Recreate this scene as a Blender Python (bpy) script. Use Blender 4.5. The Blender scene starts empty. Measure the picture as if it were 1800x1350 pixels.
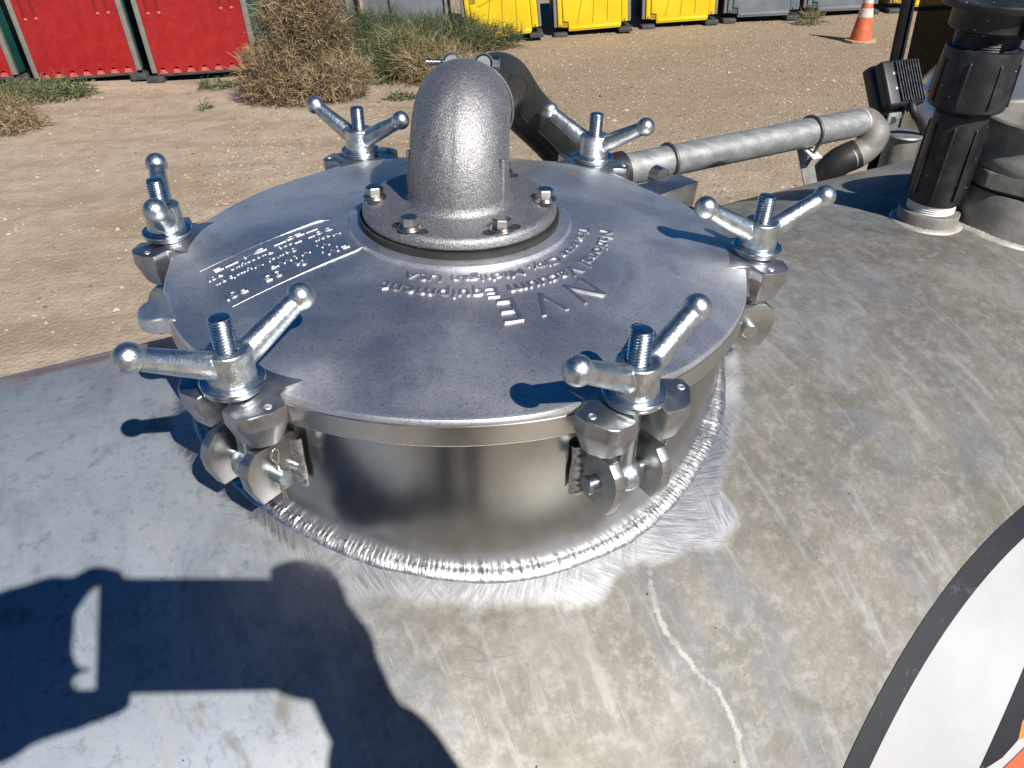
import bpy, bmesh, math, random
from mathutils import Vector, Matrix, noise
import numpy as np
random.seed(7)
C = bpy.context.scene
PI = math.pi
R = math.radians
# ------------------------------------------------------------------ camera
CAM = Vector((0.0552039, -0.7401582, 0.3464141))
PITCH, ROLL, FPX = 0.61178, 0.0210124, 1385.83
c_f = Vector((0, math.cos(PITCH), -math.sin(PITCH)))
_r = Vector((1, 0, 0)); _u = _r.cross(c_f)
c_r = _r * math.cos(ROLL) + _u * math.sin(ROLL)
c_u = -_r * math.sin(ROLL) + _u * math.cos(ROLL)
cd = bpy.data.cameras.new('camera'); cam = bpy.data.objects.new('camera', cd); C.collection.objects.link(cam)
cd.sensor_width = 36; cd.lens = FPX / 1800 * 36; cd.clip_start = 0.01; cd.clip_end = 3000
mw = Matrix((c_r, c_u, -c_f)).transposed().to_4x4(); mw.translation = CAM
cam.matrix_world = mw
C.camera = cam
# ------------------------------------------------------------------ light
SDIR = Vector((-0.41128, 0.59415, -0.69125)).normalized()      # direction the sunlight travels
w = bpy.data.worlds.new('World'); C.world = w; w.use_nodes = True
nt = w.node_tree; nt.nodes.clear()
sky = nt.nodes.new('ShaderNodeTexSky'); sky.sky_type = 'NISHITA'; sky.sun_disc = False
sky.sun_elevation = math.asin(-SDIR.z); sky.sun_rotation = math.atan2(-SDIR.x, -SDIR.y)
sky.altitude = 1500; sky.air_density = 1.0; sky.dust_density = 0.1; sky.ozone_density = 5.0
bg = nt.nodes.new('ShaderNodeBackground'); bg.inputs[1].default_value = 0.06
wo = nt.nodes.new('ShaderNodeOutputWorld')
hsv = nt.nodes.new('ShaderNodeHueSaturation'); hsv.inputs['Saturation'].default_value = 1.45; hsv.inputs['Value'].default_value = 0.75   # deep clear high-plains sky
nt.links.new(sky.outputs[0], hsv.inputs['Color']); nt.links.new(hsv.outputs[0], bg.inputs[0]); nt.links.new(bg.outputs[0], wo.inputs[0])
sl = bpy.data.lights.new('sun', 'SUN'); sl.energy = 5.0; sl.angle = R(0.53); sl.color = (1.0, 0.95, 0.87)
so = bpy.data.objects.new('sun', sl); C.collection.objects.link(so)
so.rotation_euler = SDIR.to_track_quat('-Z', 'Y').to_euler()
C.view_settings.view_transform = 'Standard'; C.view_settings.look = 'None'
C.view_settings.gamma = 1; C.view_settings.exposure = 0.36
C.cycles.max_bounces = 8
# ------------------------------------------------------------------ node helpers
class NT:
    def __init__(s, name):
        s.m = bpy.data.materials.new(name); s.m.use_nodes = True
        s.t = s.m.node_tree; s.t.nodes.clear()
        s.out = s.t.nodes.new('ShaderNodeOutputMaterial'); s.p = s.t.nodes.new('ShaderNodeBsdfPrincipled')
        s.t.links.new(s.p.outputs[0], s.out.inputs[0])
        tc = s.t.nodes.new('ShaderNodeTexCoord'); s.obj = tc.outputs['Object']
    def put(s, sock, v):
        if isinstance(v, bpy.types.NodeSocket): s.t.links.new(v, sock)
        elif hasattr(sock.default_value, '__len__') and not hasattr(v, '__len__'): sock.default_value = (v,) * len(sock.default_value)
        elif hasattr(v, '__len__') and len(v) == 3 and len(sock.default_value) == 4: sock.default_value = (*v, 1)
        else: sock.default_value = v
    def math(s, op, a, b=0.0, c=0.0, clamp=False):
        n = s.t.nodes.new('ShaderNodeMath'); n.operation = op; n.use_clamp = clamp
        s.put(n.inputs[0], a); s.put(n.inputs[1], b)
        if len(n.inputs) > 2: s.put(n.inputs[2], c)
        return n.outputs[0]
    def vm(s, op, a, b=(0, 0, 0)):
        n = s.t.nodes.new('ShaderNodeVectorMath'); n.operation = op
        s.put(n.inputs[0], a); s.put(n.inputs[1], b)
        return n.outputs['Value'] if op in ('DOT_PRODUCT', 'LENGTH', 'DISTANCE') else n.outputs[0]
    def noise(s, scale=5, detail=4, rough=0.55, vec=None, dist=0.0, out=0):
        n = s.t.nodes.new('ShaderNodeTexNoise'); n.inputs['Scale'].default_value = scale
        n.inputs['Detail'].default_value = detail; n.inputs['Roughness'].default_value = rough
        n.inputs['Distortion'].default_value = dist
        s.t.links.new(vec if vec is not None else s.obj, n.inputs['Vector']); return n.outputs[out]
    def vor(s, scale, vec=None, feature='F1', out='Distance', rnd=1.0):
        n = s.t.nodes.new('ShaderNodeTexVoronoi'); n.feature = feature; n.inputs['Scale'].default_value = scale
        n.inputs['Randomness'].default_value = rnd
        s.t.links.new(vec if vec is not None else s.obj, n.inputs['Vector']); return n.outputs[out]
    def scale(s, sc, vec=None):
        n = s.t.nodes.new('ShaderNodeMapping'); n.inputs['Scale'].default_value = sc
        s.t.links.new(vec if vec is not None else s.obj, n.inputs['Vector']); return n.outputs[0]
    def comb(s, x, y, z=0.0):
        n = s.t.nodes.new('ShaderNodeCombineXYZ'); s.put(n.inputs[0], x); s.put(n.inputs[1], y); s.put(n.inputs[2], z); return n.outputs[0]
    def ss(s, v, a, b):                                    # smooth ramp a..b -> 0..1
        n = s.t.nodes.new('ShaderNodeMapRange'); n.interpolation_type = 'SMOOTHSTEP'
        s.put(n.inputs['Value'], v); n.inputs['From Min'].default_value = a; n.inputs['From Max'].default_value = b
        return n.outputs[0]
    def lerp(s, v, a, b):
        n = s.t.nodes.new('ShaderNodeMapRange'); s.put(n.inputs['Value'], v)
        n.inputs['To Min'].default_value = a; n.inputs['To Max'].default_value = b; return n.outputs[0]
    def mix(s, f, a, b, mode='MIX'):
        n = s.t.nodes.new('ShaderNodeMix'); n.data_type = 'RGBA'; n.blend_type = mode
        s.put(n.inputs[0], f); s.put(n.inputs[6], a); s.put(n.inputs[7], b); return n.outputs[2]
    def fmix(s, f, a, b):
        n = s.t.nodes.new('ShaderNodeMix'); s.put(n.inputs[0], f); s.put(n.inputs[2], a); s.put(n.inputs[3], b); return n.outputs[0]
    def bump(s, h, strength=0.3, dist=0.001, normal=None):
        n = s.t.nodes.new('ShaderNodeBump'); n.inputs['Strength'].default_value = strength; n.inputs['Distance'].default_value = dist
        s.put(n.inputs['Height'], h)
        if normal is not None: s.t.links.new(normal, n.inputs['Normal'])
        return n.outputs[0]
    def set(s, **k):
        names = dict(color='Base Color', metal='Metallic', rough='Roughness', normal='Normal', spec='Specular IOR Level',
                     coat='Coat Weight', aniso='Anisotropic', trans='Transmission Weight', alpha='Alpha', sheen='Sheen Weight')
        for a, v in k.items(): s.put(s.p.inputs[names[a]], v)
        return s.m

def simple(name, c1, c2=None, sc=20, metal=0.0, r1=0.5, r2=None, bsc=200, bst=0.15, bd=0.0005, spec=0.5, dust=None):
    t = NT(name); n = t.noise(sc, 5, 0.6)
    c = t.mix(t.ss(n, 0.3, 0.7), c1, c2 or c1)
    if dust: c = t.mix(t.math('MULTIPLY', t.ss(t.noise(sc * 2.3, 6, 0.7), 0.45, 0.75), dust[1]), c, dust[0])
    h = t.noise(bsc, 3, 0.6)
    return t.set(color=c, metal=metal, rough=t.lerp(t.noise(sc * 3, 4), r1, r2 or r1), normal=t.bump(h, bst, bd), spec=spec)

# cast aluminium of the lid (bluish, patchy, grainy)
t = NT('cast_aluminium')
g = t.noise(480, 2, 0.75); big = t.noise(9, 5, 0.6, dist=0.6); med = t.noise(45, 5, 0.65)
col = t.mix(t.ss(big, 0.35, 0.68), (0.62, 0.625, 0.65), (0.80, 0.805, 0.82))
col = t.mix(t.math('MULTIPLY', t.ss(med, 0.5, 0.75), 0.45), col, (0.42, 0.425, 0.48))
col = t.mix(t.math('MULTIPLY', t.ss(g, 0.48, 0.66), 0.55), col, (0.66, 0.67, 0.72))
col = t.mix(t.math('MULTIPLY', t.ss(g, 0.46, 0.34), 0.5), col, (0.22, 0.22, 0.27))
rb_ = t.noise(1, 5, 0.65, vec=t.scale((7, 30, 8)), dist=1.0)
col = t.mix(t.math('MULTIPLY', t.ss(rb_, 0.55, 0.68), 0.30), col, (0.86, 0.865, 0.88))
wt = t.noise(13, 5, 0.55, dist=1.6)
col = t.mix(t.math('MULTIPLY', t.math('MULTIPLY', t.ss(wt, 0.50, 0.53), t.ss(wt, 0.57, 0.54)), 0.22), col, (0.80, 0.80, 0.79))
M_LID = t.set(color=col, metal=1.0, rough=t.lerp(t.math('ADD', t.math('MULTIPLY', big, .8), t.math('MULTIPLY', med, .2)), 0.34, 0.66), normal=t.bump(t.math('ADD', t.math('MULTIPLY', g, 0.8), t.math('MULTIPLY', med, 0.9)), 0.32, 0.0007))
# sand-cast aluminium of the outlet elbow
t = NT('sand_cast_aluminium')
g = t.noise(700, 3, 0.65); med = t.noise(60, 4)
col = t.mix(t.ss(g, 0.4, 0.65), (0.25, 0.248, 0.262), (0.52, 0.515, 0.525))
M_ELB = t.set(color=col, metal=0.95, rough=t.lerp(med, 0.50, 0.62), normal=t.bump(t.math('ADD', g, t.math('MULTIPLY', med, 1.5)), 0.60, 0.0010))
# machined / raw cut aluminium
t = NT('machined_aluminium')
br = t.noise(160, 3, 0.6, vec=t.scale((1, 1, 6))); med = t.noise(30, 4)
col = t.mix(t.ss(med, 0.35, 0.7), (0.38, 0.38, 0.37), (0.52, 0.52, 0.51))
col = t.mix(t.math('MULTIPLY', t.ss(t.noise(260, 5, 0.7), 0.55, 0.75), 0.4), col, (0.3, 0.29, 0.27))
M_MACH = t.set(color=col, metal=1.0, rough=t.lerp(br, 0.30, 0.5), normal=t.bump(br, 0.3, 0.0005))
# neck: brushed, vertical grain; polished white band just above the weld (height stored on the mesh)
t = NT('brushed_neck')
at = t.t.nodes.new('ShaderNodeAttribute'); at.attribute_name = 'hweld'; hw = at.outputs['Fac']
v = t.noise(1, 3, 0.6, vec=t.scale((900, 900, 25))); v2 = t.noise(24, 4, 0.6)
edge = t.math('ADD', hw, t.math('MULTIPLY', t.math('SUBTRACT', t.noise(14, 4), 0.5), 0.02))
band = t.math('SUBTRACT', 1.0, t.ss(edge, 0.010, 0.022))
col = t.mix(t.ss(v2, 0.3, 0.7), (0.36, 0.36, 0.35), (0.42, 0.42, 0.41))
col = t.mix(t.math('MULTIPLY', band, 0.6), col, (0.62, 0.63, 0.66))
M_NECK = t.set(color=col, metal=1.0, rough=t.fmix(band, t.lerp(v, 0.17, 0.24), 0.42), normal=t.bump(v, 0.06, 0.0002))
M_LUG = simple('smooth_cast_aluminium', (0.36, 0.36, 0.37), (0.50, 0.50, 0.51), 40, 1.0, 0.32, 0.48, 260, 0.3, 0.0006)
# weld metal
t = NT('weld_metal')
n1 = t.noise(260, 4, 0.6); n2 = t.noise(40, 3)
col = t.mix(t.ss(n1, 0.35, 0.7), (0.40, 0.40, 0.41), (0.66, 0.66, 0.67))
M_WELD = t.set(color=col, metal=1.0, rough=t.lerp(n1, 0.32, 0.56), normal=t.bump(n1, 0.3, 0.0006))
M_WELD_OLD = simple('aged_weld', (0.40, 0.38, 0.34), (0.55, 0.53, 0.49), 60, 0.5, 0.5, 0.7, 300, 0.3, 0.0008)
# zinc plated wing nuts and bolts
t = NT('zinc_plate')
n1 = t.noise(300, 4, 0.65); n2 = t.noise(70, 4, 0.6); n3 = t.vor(900)
col = t.mix(t.ss(n2, 0.35, 0.65), (0.46, 0.52, 0.56), (0.66, 0.70, 0.72))
col = t.mix(t.math('MULTIPLY', t.ss(t.noise(420, 5, 0.7), 0.58, 0.70), 0.6), col, (0.18, 0.19, 0.19))
oi = t.t.nodes.new('ShaderNodeObjectInfo')
ob_ = t.vm('ADD', t.obj, t.comb(oi.outputs['Random'], oi.outputs['Random'], 0.0))
col = t.mix(t.math('MULTIPLY', t.ss(t.noise(55, 5, 0.7, vec=ob_), 0.54, 0.66), 0.45), col, (0.24, 0.235, 0.22))
M_ZINC = t.set(color=col, metal=1.0, rough=t.lerp(n1, 0.24, 0.50), normal=t.bump(t.math('ADD', n1, t.math('MULTIPLY', n2, 2.0)), 0.55, 0.0008))
t = NT('zinc_plate_smooth')
n1 = t.noise(180, 3, 0.5)
M_ZSM = t.set(color=t.mix(n1, (0.46, 0.53, 0.58), (0.60, 0.65, 0.68)), metal=1.0, rough=t.lerp(n1, 0.20, 0.34))
M_SS = simple('stainless_bolt', (0.46, 0.44, 0.40), (0.62, 0.60, 0.56), 80, 1.0, 0.2, 0.36, 400, 0.1)
M_GASK = simple('black_gasket', (0.018, 0.018, 0.018), (0.03, 0.03, 0.03), 60, 0, 0.6, 0.8)
M_STEELD = simple('dark_steel', (0.10, 0.10, 0.10), (0.20, 0.19, 0.18), 60, 0.8, 0.4, 0.6)
M_GALV = simple('dull_galvanised', (0.28, 0.28, 0.27), (0.42, 0.42, 0.40), 50, 0.7, 0.45, 0.6, 200, 0.2)
# dull aluminium pipe
t = NT('dull_aluminium_pipe')
n1 = t.noise(25, 5, 0.65, vec=t.scale((1, 3, 3))); n2 = t.noise(200, 4, 0.7)
col = t.mix(t.ss(n1, 0.3, 0.7), (0.30, 0.31, 0.31), (0.47, 0.48, 0.48))
col = t.mix(t.math('MULTIPLY', t.ss(n2, 0.6, 0.75), 0.5), col, (0.2, 0.2, 0.19))
M_PIPE = t.set(color=col, metal=0.65, rough=t.lerp(n1, 0.45, 0.6), normal=t.bump(n2, 0.15, 0.0005))
M_FIT = simple('weathered_grey_casting', (0.17, 0.165, 0.15), (0.30, 0.29, 0.265), 22, 0.35, 0.5, 0.75, 150, 0.3, 0.001)
# black moulded plastic with dust and white specks
t = NT('black_plastic')
n1 = t.noise(18, 6, 0.7); sp = t.vor(55)
col = t.mix(t.ss(n1, 0.4, 0.75), (0.010, 0.011, 0.013), (0.045, 0.046, 0.047))
col = t.mix(t.ss(sp, 0.075, 0.045), col, (0.5, 0.5, 0.5))
M_PLAS = t.set(color=col, rough=t.lerp(n1, 0.38, 0.6), normal=t.bump(t.noise(250, 4), 0.1, 0.0004))
# rubber hose
t = NT('rubber_hose')
n1 = t.noise(30, 5, 0.65); n2 = t.noise(160, 4, 0.6)
col = t.mix(t.ss(n1, 0.3, 0.75), (0.012, 0.012, 0.0125), (0.030, 0.030, 0.029))
M_RUB = t.set(color=col, rough=t.lerp(n2, 0.42, 0.6), normal=t.bump(n2, 0.15, 0.0006))
M_THREAD = simple('white_thread_tape', (0.62, 0.62, 0.60), (0.74, 0.74, 0.72), 80, 0, 0.6)
M_LAMP = simple('black_lamp_body', (0.012, 0.014, 0.018), (0.03, 0.032, 0.036), 50, 0.2, 0.35, 0.5)
M_WHITEPL = simple('painted_plate', (0.55, 0.54, 0.50), (0.66, 0.65, 0.61), 30, 0.2, 0.5, 0.7)

# ------------------------------------------------------------------ tank constants
TR, ZT, TH, S0, TE = 0.6816, -0.1234, 0.4582, -0.0033, 0.0437
ta = Vector((math.cos(TH), math.sin(TH), TE)).normalized()
tn = Vector((-math.sin(TH), math.cos(TH), 0))
tb = ta.cross(tn)
if tb.z < 0: tb = -tb
TO = tn * S0 + Vector((0, 0, ZT - TR))
def tank_pt(al, ang, dr=0.0): return TO + ta * al + (tn * math.sin(ang) + tb * math.cos(ang)) * (TR + dr)
def tank_z(x, y):
    z = ZT
    for _ in range(12):
        q = Vector((x, y, z)) - TO; q -= ta * q.dot(ta)
        z += (TR - q.length) / (q.z / q.length)
    return z
def tank_n(p):
    q = p - TO; q -= ta * q.dot(ta); return q.normalized()

RINGPTS = [(-175, .305), (-134, .308), (-127, .300), (-114, .308), (-106, .312), (-97, .309), (-83, .304), (-74, .308), (-65, .318), (-59, .304), (-53, .312), (-46, .322), (-38, .341), (-34, .312), (-28, .305), (-15, .303), (-3, .306), (10, .306), (60, .300)]
# tank skin: oxidised aluminium
t = NT('oxidised_tank_skin')
px = t.vm('DOT_PRODUCT', t.obj, tuple(ta)); ps = t.vm('DOT_PRODUCT', t.obj, tuple(tn))
pv = t.comb(px, ps)
rxy = t.vm('LENGTH', t.vm('MULTIPLY', t.obj, (1, 1, 0)))
sx = t.t.nodes.new('ShaderNodeSeparateXYZ'); t.t.links.new(t.obj, sx.inputs[0])
n_big = t.noise(3.2, 6, 0.62, dist=0.8); n_mid = t.noise(14, 7, 0.68, dist=0.5); n_fine = t.noise(70, 6, 0.72)
n_str = t.noise(1, 6, 0.65, vec=t.scale((9, 60, 1), t.comb(ps, px)), dist=0.3)
n_grain = t.noise(190, 5, 0.75)
col = t.mix(t.ss(n_mid, 0.34, 0.68), (0.255, 0.237, 0.203), (0.35, 0.328, 0.288))
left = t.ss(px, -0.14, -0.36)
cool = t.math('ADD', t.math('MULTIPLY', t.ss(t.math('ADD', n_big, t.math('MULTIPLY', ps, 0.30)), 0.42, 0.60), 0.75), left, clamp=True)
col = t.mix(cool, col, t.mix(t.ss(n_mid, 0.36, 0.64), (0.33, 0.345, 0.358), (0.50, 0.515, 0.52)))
col = t.mix(t.math('MULTIPLY', left, 0.65), col, (0.50, 0.60, 0.72))  # left side tinted bluish: oxide cast plus sky reflection put into the colour
col = t.mix(t.math('MULTIPLY', t.ss(n_fine, 0.48, 0.66), 0.46), col, (0.55, 0.535, 0.50))
col = t.mix(t.math('MULTIPLY', t.ss(n_fine, 0.47, 0.33), 0.42), col, (0.19, 0.183, 0.168))
col = t.mix(t.math('MULTIPLY', t.ss(n_grain, 0.52, 0.66), 0.22), col, (0.58, 0.57, 0.55))
col = t.mix(t.math('MULTIPLY', t.ss(n_grain, 0.46, 0.34), 0.26), col, (0.19, 0.19, 0.18))
col = t.mix(t.math('MULTIPLY', t.ss(n_str, 0.54, 0.68), 0.38), col, (0.60, 0.615, 0.62))
n_s2 = t.noise(1, 7, 0.70, vec=t.scale((4.0, 9, 1), t.comb(t.math('ADD', ps, t.math('MULTIPLY', px, 0.25)), px)), dist=0.7)
col = t.mix(t.math('MULTIPLY', t.ss(n_s2, 0.52, 0.66), 0.46), col, (0.225, 0.27, 0.33))
col = t.mix(t.math('MULTIPLY', t.ss(n_s2, 0.46, 0.34), 0.35), col, (0.50, 0.475, 0.41))
n_p = t.noise(17, 5, 0.6, dist=1.2)
col = t.mix(t.math('MULTIPLY', t.ss(n_p, 0.60, 0.70), 0.18), col, (0.66, 0.67, 0.66))
hair = t.noise(1, 4, 0.7, vec=t.scale((14, 420, 1), t.comb(ps, px)), dist=0.4)
hair2 = t.noise(1, 4, 0.7, vec=t.scale((330, 22, 1), t.comb(t.math('ADD', ps, t.math('MULTIPLY', px, 0.6)), px)), dist=0.5)
col = t.mix(t.math('MULTIPLY', t.ss(hair, 0.63, 0.72), 0.45), col, (0.75, 0.76, 0.78))
col = t.mix(t.math('MULTIPLY', t.math('MULTIPLY', t.ss(hair2, 0.62, 0.72), t.ss(n_big, 0.45, 0.58)), 0.55), col, (0.17, 0.18, 0.20))
# greenish-brown stains
st = t.math('MULTIPLY', t.ss(t.noise(6.5, 5, 0.62, dist=1.4), 0.57, 0.68), 0.62)
col = t.mix(st, col, (0.21, 0.20, 0.145))
# scratches: thin dark curved lines
sc1 = t.vor(7, vec=t.vm('ADD', t.scale((1, 0.35, 1)), t.vm('MULTIPLY', t.noise(6, 3, out=1), (0.25, 0.25, 0.25))), feature='DISTANCE_TO_EDGE')
scm = t.math('MULTIPLY', t.ss(sc1, 0.006, 0.001), t.ss(t.noise(5, 2), 0.52, 0.60))
col = t.mix(t.math('MULTIPLY', scm, 0.35), col, (0.18, 0.18, 0.19))
# pits and black flecks
fl = t.vor(1, vec=t.scale((260, 130, 160)))
flm = t.math('MULTIPLY', t.ss(fl, 0.17, 0.10), t.ss(t.noise(9, 3), 0.55, 0.66))
col = t.mix(t.math('MULTIPLY', flm, 0.5), col, (0.06, 0.06, 0.06))
sp = t.vor(22); col = t.mix(t.ss(sp, 0.034, 0.022), col, (0.10, 0.08, 0.06))
# red paint residue on the far flank, left
rd = t.vm('DISTANCE', t.vm('MULTIPLY', t.obj, (0.55, 1, 1)), (-0.235, 0.075, -0.20))
rdm = t.math('MULTIPLY', t.ss(rd, 0.16, 0.03), t.ss(t.noise(11, 4, dist=1.0), 0.36, 0.62))
col = t.mix(t.math('MULTIPLY', rdm, 0.55), col, (0.36, 0.06, 0.06))
# pale run down the near flank
fd = t.t.nodes.new('ShaderNodeFloatCurve'); t.put(fd.inputs[1], t.math('MULTIPLY', t.math('ADD', ps, 0.50), 1 / 0.22))
dc = fd.mapping.curves[0]; dc.points[0].location = (0, .55); dc.points[1].location = (1, .7)
for a_, b_ in ((.218, .625), (.373, .675), (.527, .50), (.686, .375), (.877, .55)): dc.points.new(a_, b_)
fd.mapping.update()
wob = t.math('ADD', t.math('MULTIPLY', fd.outputs[0], 0.08), t.math('MULTIPLY', t.math('SUBTRACT', t.noise(40, 3, vec=t.comb(ps, 0.0)), 0.5), 0.008))
dl = t.math('ABSOLUTE', t.math('SUBTRACT', px, wob))
wd = t.math('ADD', dl, t.math('MULTIPLY', t.math('SUBTRACT', t.noise(150, 5, 0.7), 0.5), 0.012))
drm = t.math('MULTIPLY', t.ss(wd, 0.0034, 0.0012), t.ss(ps, -0.300, -0.320))
col = t.mix(t.math('MULTIPLY', t.math('MULTIPLY', drm, t.lerp(t.ss(t.noise(90, 4), 0.34, 0.58), 0.5, 1.0)), 0.62), col, (0.66, 0.66, 0.61))
# freshly ground ring round the neck
ang = t.math('ARCTAN2', sx.outputs[1], sx.outputs[0])
av = t.comb(t.math('SINE', ang), t.math('COSINE', ang))
fc = t.t.nodes.new('ShaderNodeFloatCurve'); t.put(fc.inputs[1], t.math('ADD', t.math('DIVIDE', ang, 2 * PI), 0.5))
cv = fc.mapping.curves[0]; cv.points[0].location = (0, .30); cv.points[1].location = (1, .30)
for dg_, rr_ in RINGPTS: cv.points.new((dg_ + 180) / 360, (rr_ - .27) / .10)
fc.mapping.update(); lobe = t.math('ADD', t.math('MULTIPLY', fc.outputs[0], 0.10), t.math('MULTIPLY', t.math('SUBTRACT', t.noise(6, 3, 0.6, vec=av), 0.5), 0.016))
rag = t.math('MULTIPLY', t.math('SUBTRACT', t.noise(60, 4, 0.7), 0.5), 0.016)
fr = t.comb(t.math('MULTIPLY', ang, 130.0), t.math('MULTIPLY', rxy, 9.0))
fib = t.noise(1.0, 3, 0.6, vec=fr)
edge = t.math('ADD', t.math('ADD', t.math('SUBTRACT', rxy, lobe), rag), t.math('MULTIPLY', fib, 0.006))
tu = t.math('MULTIPLY', ang, 0.3)
sw1 = t.noise(1, 3, 0.6, vec=t.comb(t.math('ADD', t.math('MULTIPLY', tu, 420.0), t.math('MULTIPLY', rxy, 260.0)), t.math('MULTIPLY', t.math('SUBTRACT', rxy, tu), 38.0)))
sw2 = t.noise(1, 3, 0.6, vec=t.comb(t.math('SUBTRACT', t.math('MULTIPLY', tu, 330.0), t.math('MULTIPLY', rxy, 380.0)), t.math('MULTIPLY', t.math('ADD', rxy, tu), 32.0), 7.0))
swirl = t.fmix(t.ss(t.noise(14, 2), 0.42, 0.58), sw1, sw2)
ring = t.ss(t.math('ADD', edge, t.math('MULTIPLY', t.math('SUBTRACT', swirl, 0.5), 0.012)), 0.2790, 0.2640)
rc = t.mix(t.ss(swirl, 0.35, 0.65), (0.42, 0.425, 0.445), (0.60, 0.605, 0.62))
rc = t.mix(t.math('MULTIPLY', t.ss(t.noise(13, 3), 0.5, 0.65), 0.5), rc, (0.33, 0.34, 0.38))
col = t.mix(1.0, col, (0.62, 0.62, 0.63), 'MULTIPLY')
col = t.mix(ring, col, rc)
hgt = t.math('ADD', t.math('MULTIPLY', n_fine, 0.5), t.math('MULTIPLY', n_mid, 0.8))
bmp = t.bump(t.fmix(ring, hgt, t.math('ADD', t.math('MULTIPLY', swirl, .7), t.math('MULTIPLY', fib, .35))), 0.22, 0.0010)
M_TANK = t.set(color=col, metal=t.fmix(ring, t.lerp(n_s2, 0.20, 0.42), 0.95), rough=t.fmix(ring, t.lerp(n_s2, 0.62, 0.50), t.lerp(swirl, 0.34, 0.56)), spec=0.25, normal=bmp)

# ------------------------------------------------------------------ mesh helpers
col0 = C.collection
def link(name, me, mat=None, parent=None, ang=35):
    o = bpy.data.objects.new(name, me); col0.objects.link(o)
    if mat:
        for m in (mat if isinstance(mat, (list, tuple)) else [mat]): me.materials.append(m)
    if parent: o.parent = parent
    if ang is not None:
        for p in me.polygons: p.use_smooth = True
        me.set_sharp_from_angle(angle=R(ang))
    return o
def from_bm(name, bm, mat=None, parent=None, ang=35):
    bmesh.ops.recalc_face_normals(bm, faces=bm.faces)
    me = bpy.data.meshes.new(name); bm.to_mesh(me); bm.free()
    return link(name, me, mat, parent, ang)
def tag(o, label=None, cat=None, group=None, kind=None):
    if label: o['label'] = label
    if cat: o['category'] = cat
    if group: o['group'] = group
    if kind: o['kind'] = kind
    return o
def thing(name, label, cat, mat4=None, loc=None, rotz=0, group=None):
    o = bpy.data.objects.new(name, None); col0.objects.link(o); o.empty_display_size = 0.05
    if mat4 is not None: o.matrix_world = mat4
    elif loc is not None: o.location = loc; o.rotation_euler = (0, 0, rotz)
    return tag(o, label, cat, group)
def copy_tree(o, parent=None):
    c = o.copy(); col0.objects.link(c); c.parent = parent
    for ch in [k for k in bpy.data.objects if k.parent == o]: copy_tree(ch, c)
    return c
def ident(): return Matrix.Identity(4)
def lathe(bm, prof, n=48, M=None, a0=0, a1=2 * PI, closed=False):
    full = abs(a1 - a0 - 2 * PI) < 1e-6; rows = []
    cnt = n if full else n + 1
    for r, z in prof:
        if r < 1e-7: rows.append([bm.verts.new((0, 0, z))])
        else: rows.append([bm.verts.new((r * math.cos(a0 + (a1 - a0) * i / n), r * math.sin(a0 + (a1 - a0) * i / n), z)) for i in range(cnt)])
    seq = list(zip(rows, rows[1:]))
    if closed: seq.append((rows[-1], rows[0]))
    for A, B in seq:
        for i in range(n):
            j = (i + 1) % cnt if full else i + 1
            f = [A[i % len(A)], A[j % len(A)], B[j % len(B)], B[i % len(B)]]
            f = list(dict.fromkeys(f))
            if len(f) > 2:
                try: bm.faces.new(f)
                except ValueError: pass
    if M is not None:
        for row in rows:
            for v in row: v.co = M @ v.co
    return [v for row in rows for v in row]
def smooth_path(pts, n=10):
    P = [Vector(p) for p in pts]; out = []
    P = [P[0] * 2 - P[1]] + P + [P[-1] * 2 - P[-2]]
    for i in range(1, len(P) - 2):
        for k in range(n):
            t_ = k / n; a, b, c, d = P[i - 1:i + 3]
            out.append(0.5 * ((2 * b) + (c - a) * t_ + (2 * a - 5 * b + 4 * c - d) * t_ * t_ + (3 * b - a - 3 * c + d) * t_ ** 3))
    out.append(P[-2]); return out
def tube(bm, path, rad, n=16, caps=True, squash=1.0, up=None):
    path = [Vector(p) for p in path]; N = len(path)
    rs = rad if hasattr(rad, '__len__') else [rad] * N
    T = [(path[min(i + 1, N - 1)] - path[max(i - 1, 0)]).normalized() for i in range(N)]
    nrm = up.copy() if up is not None else (Vector((0, 0, 1)) if abs(T[0].z) < 0.9 else Vector((1, 0, 0)))
    rings = []
    for i in range(N):
        nrm = (nrm - T[i] * nrm.dot(T[i])).normalized(); b = T[i].cross(nrm)
        rings.append([bm.verts.new(path[i] + (nrm * math.cos(2 * PI * k / n) + b * math.sin(2 * PI * k / n) * squash) * rs[i]) for k in range(n)])
    for A, B in zip(rings, rings[1:]):
        for k in range(n): bm.faces.new((A[k], A[(k + 1) % n], B[(k + 1) % n], B[k]))
    if caps: bm.faces.new(rings[0][::-1]); bm.faces.new(rings[-1])
    return rings
def box(bm, c, s, M=None, bev=0.0, seg=2):
    x, y, z = [k / 2 for k in s]; c = Vector(c)
    vs = [bm.verts.new(c + Vector((a * x, b * y, d * z))) for a in (-1, 1) for b in (-1, 1) for d in (-1, 1)]
    fs = [bm.faces.new([vs[i] for i in q]) for q in ((0, 1, 3, 2), (4, 6, 7, 5), (0, 4, 5, 1), (2, 3, 7, 6), (0, 2, 6, 4), (1, 5, 7, 3))]
    geo = vs
    if bev > 0:
        es = list({e for f in fs for e in f.edges})
        r = bmesh.ops.bevel(bm, geom=es, offset=bev, segments=seg, affect='EDGES', profile=0.5, clamp_overlap=True)
        geo = list({v for f in r['faces'] for v in f.verts} | {v for v in vs if v.is_valid})
    if M is not None:
        for v in set(geo): v.co = M @ v.co
    return geo
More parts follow.
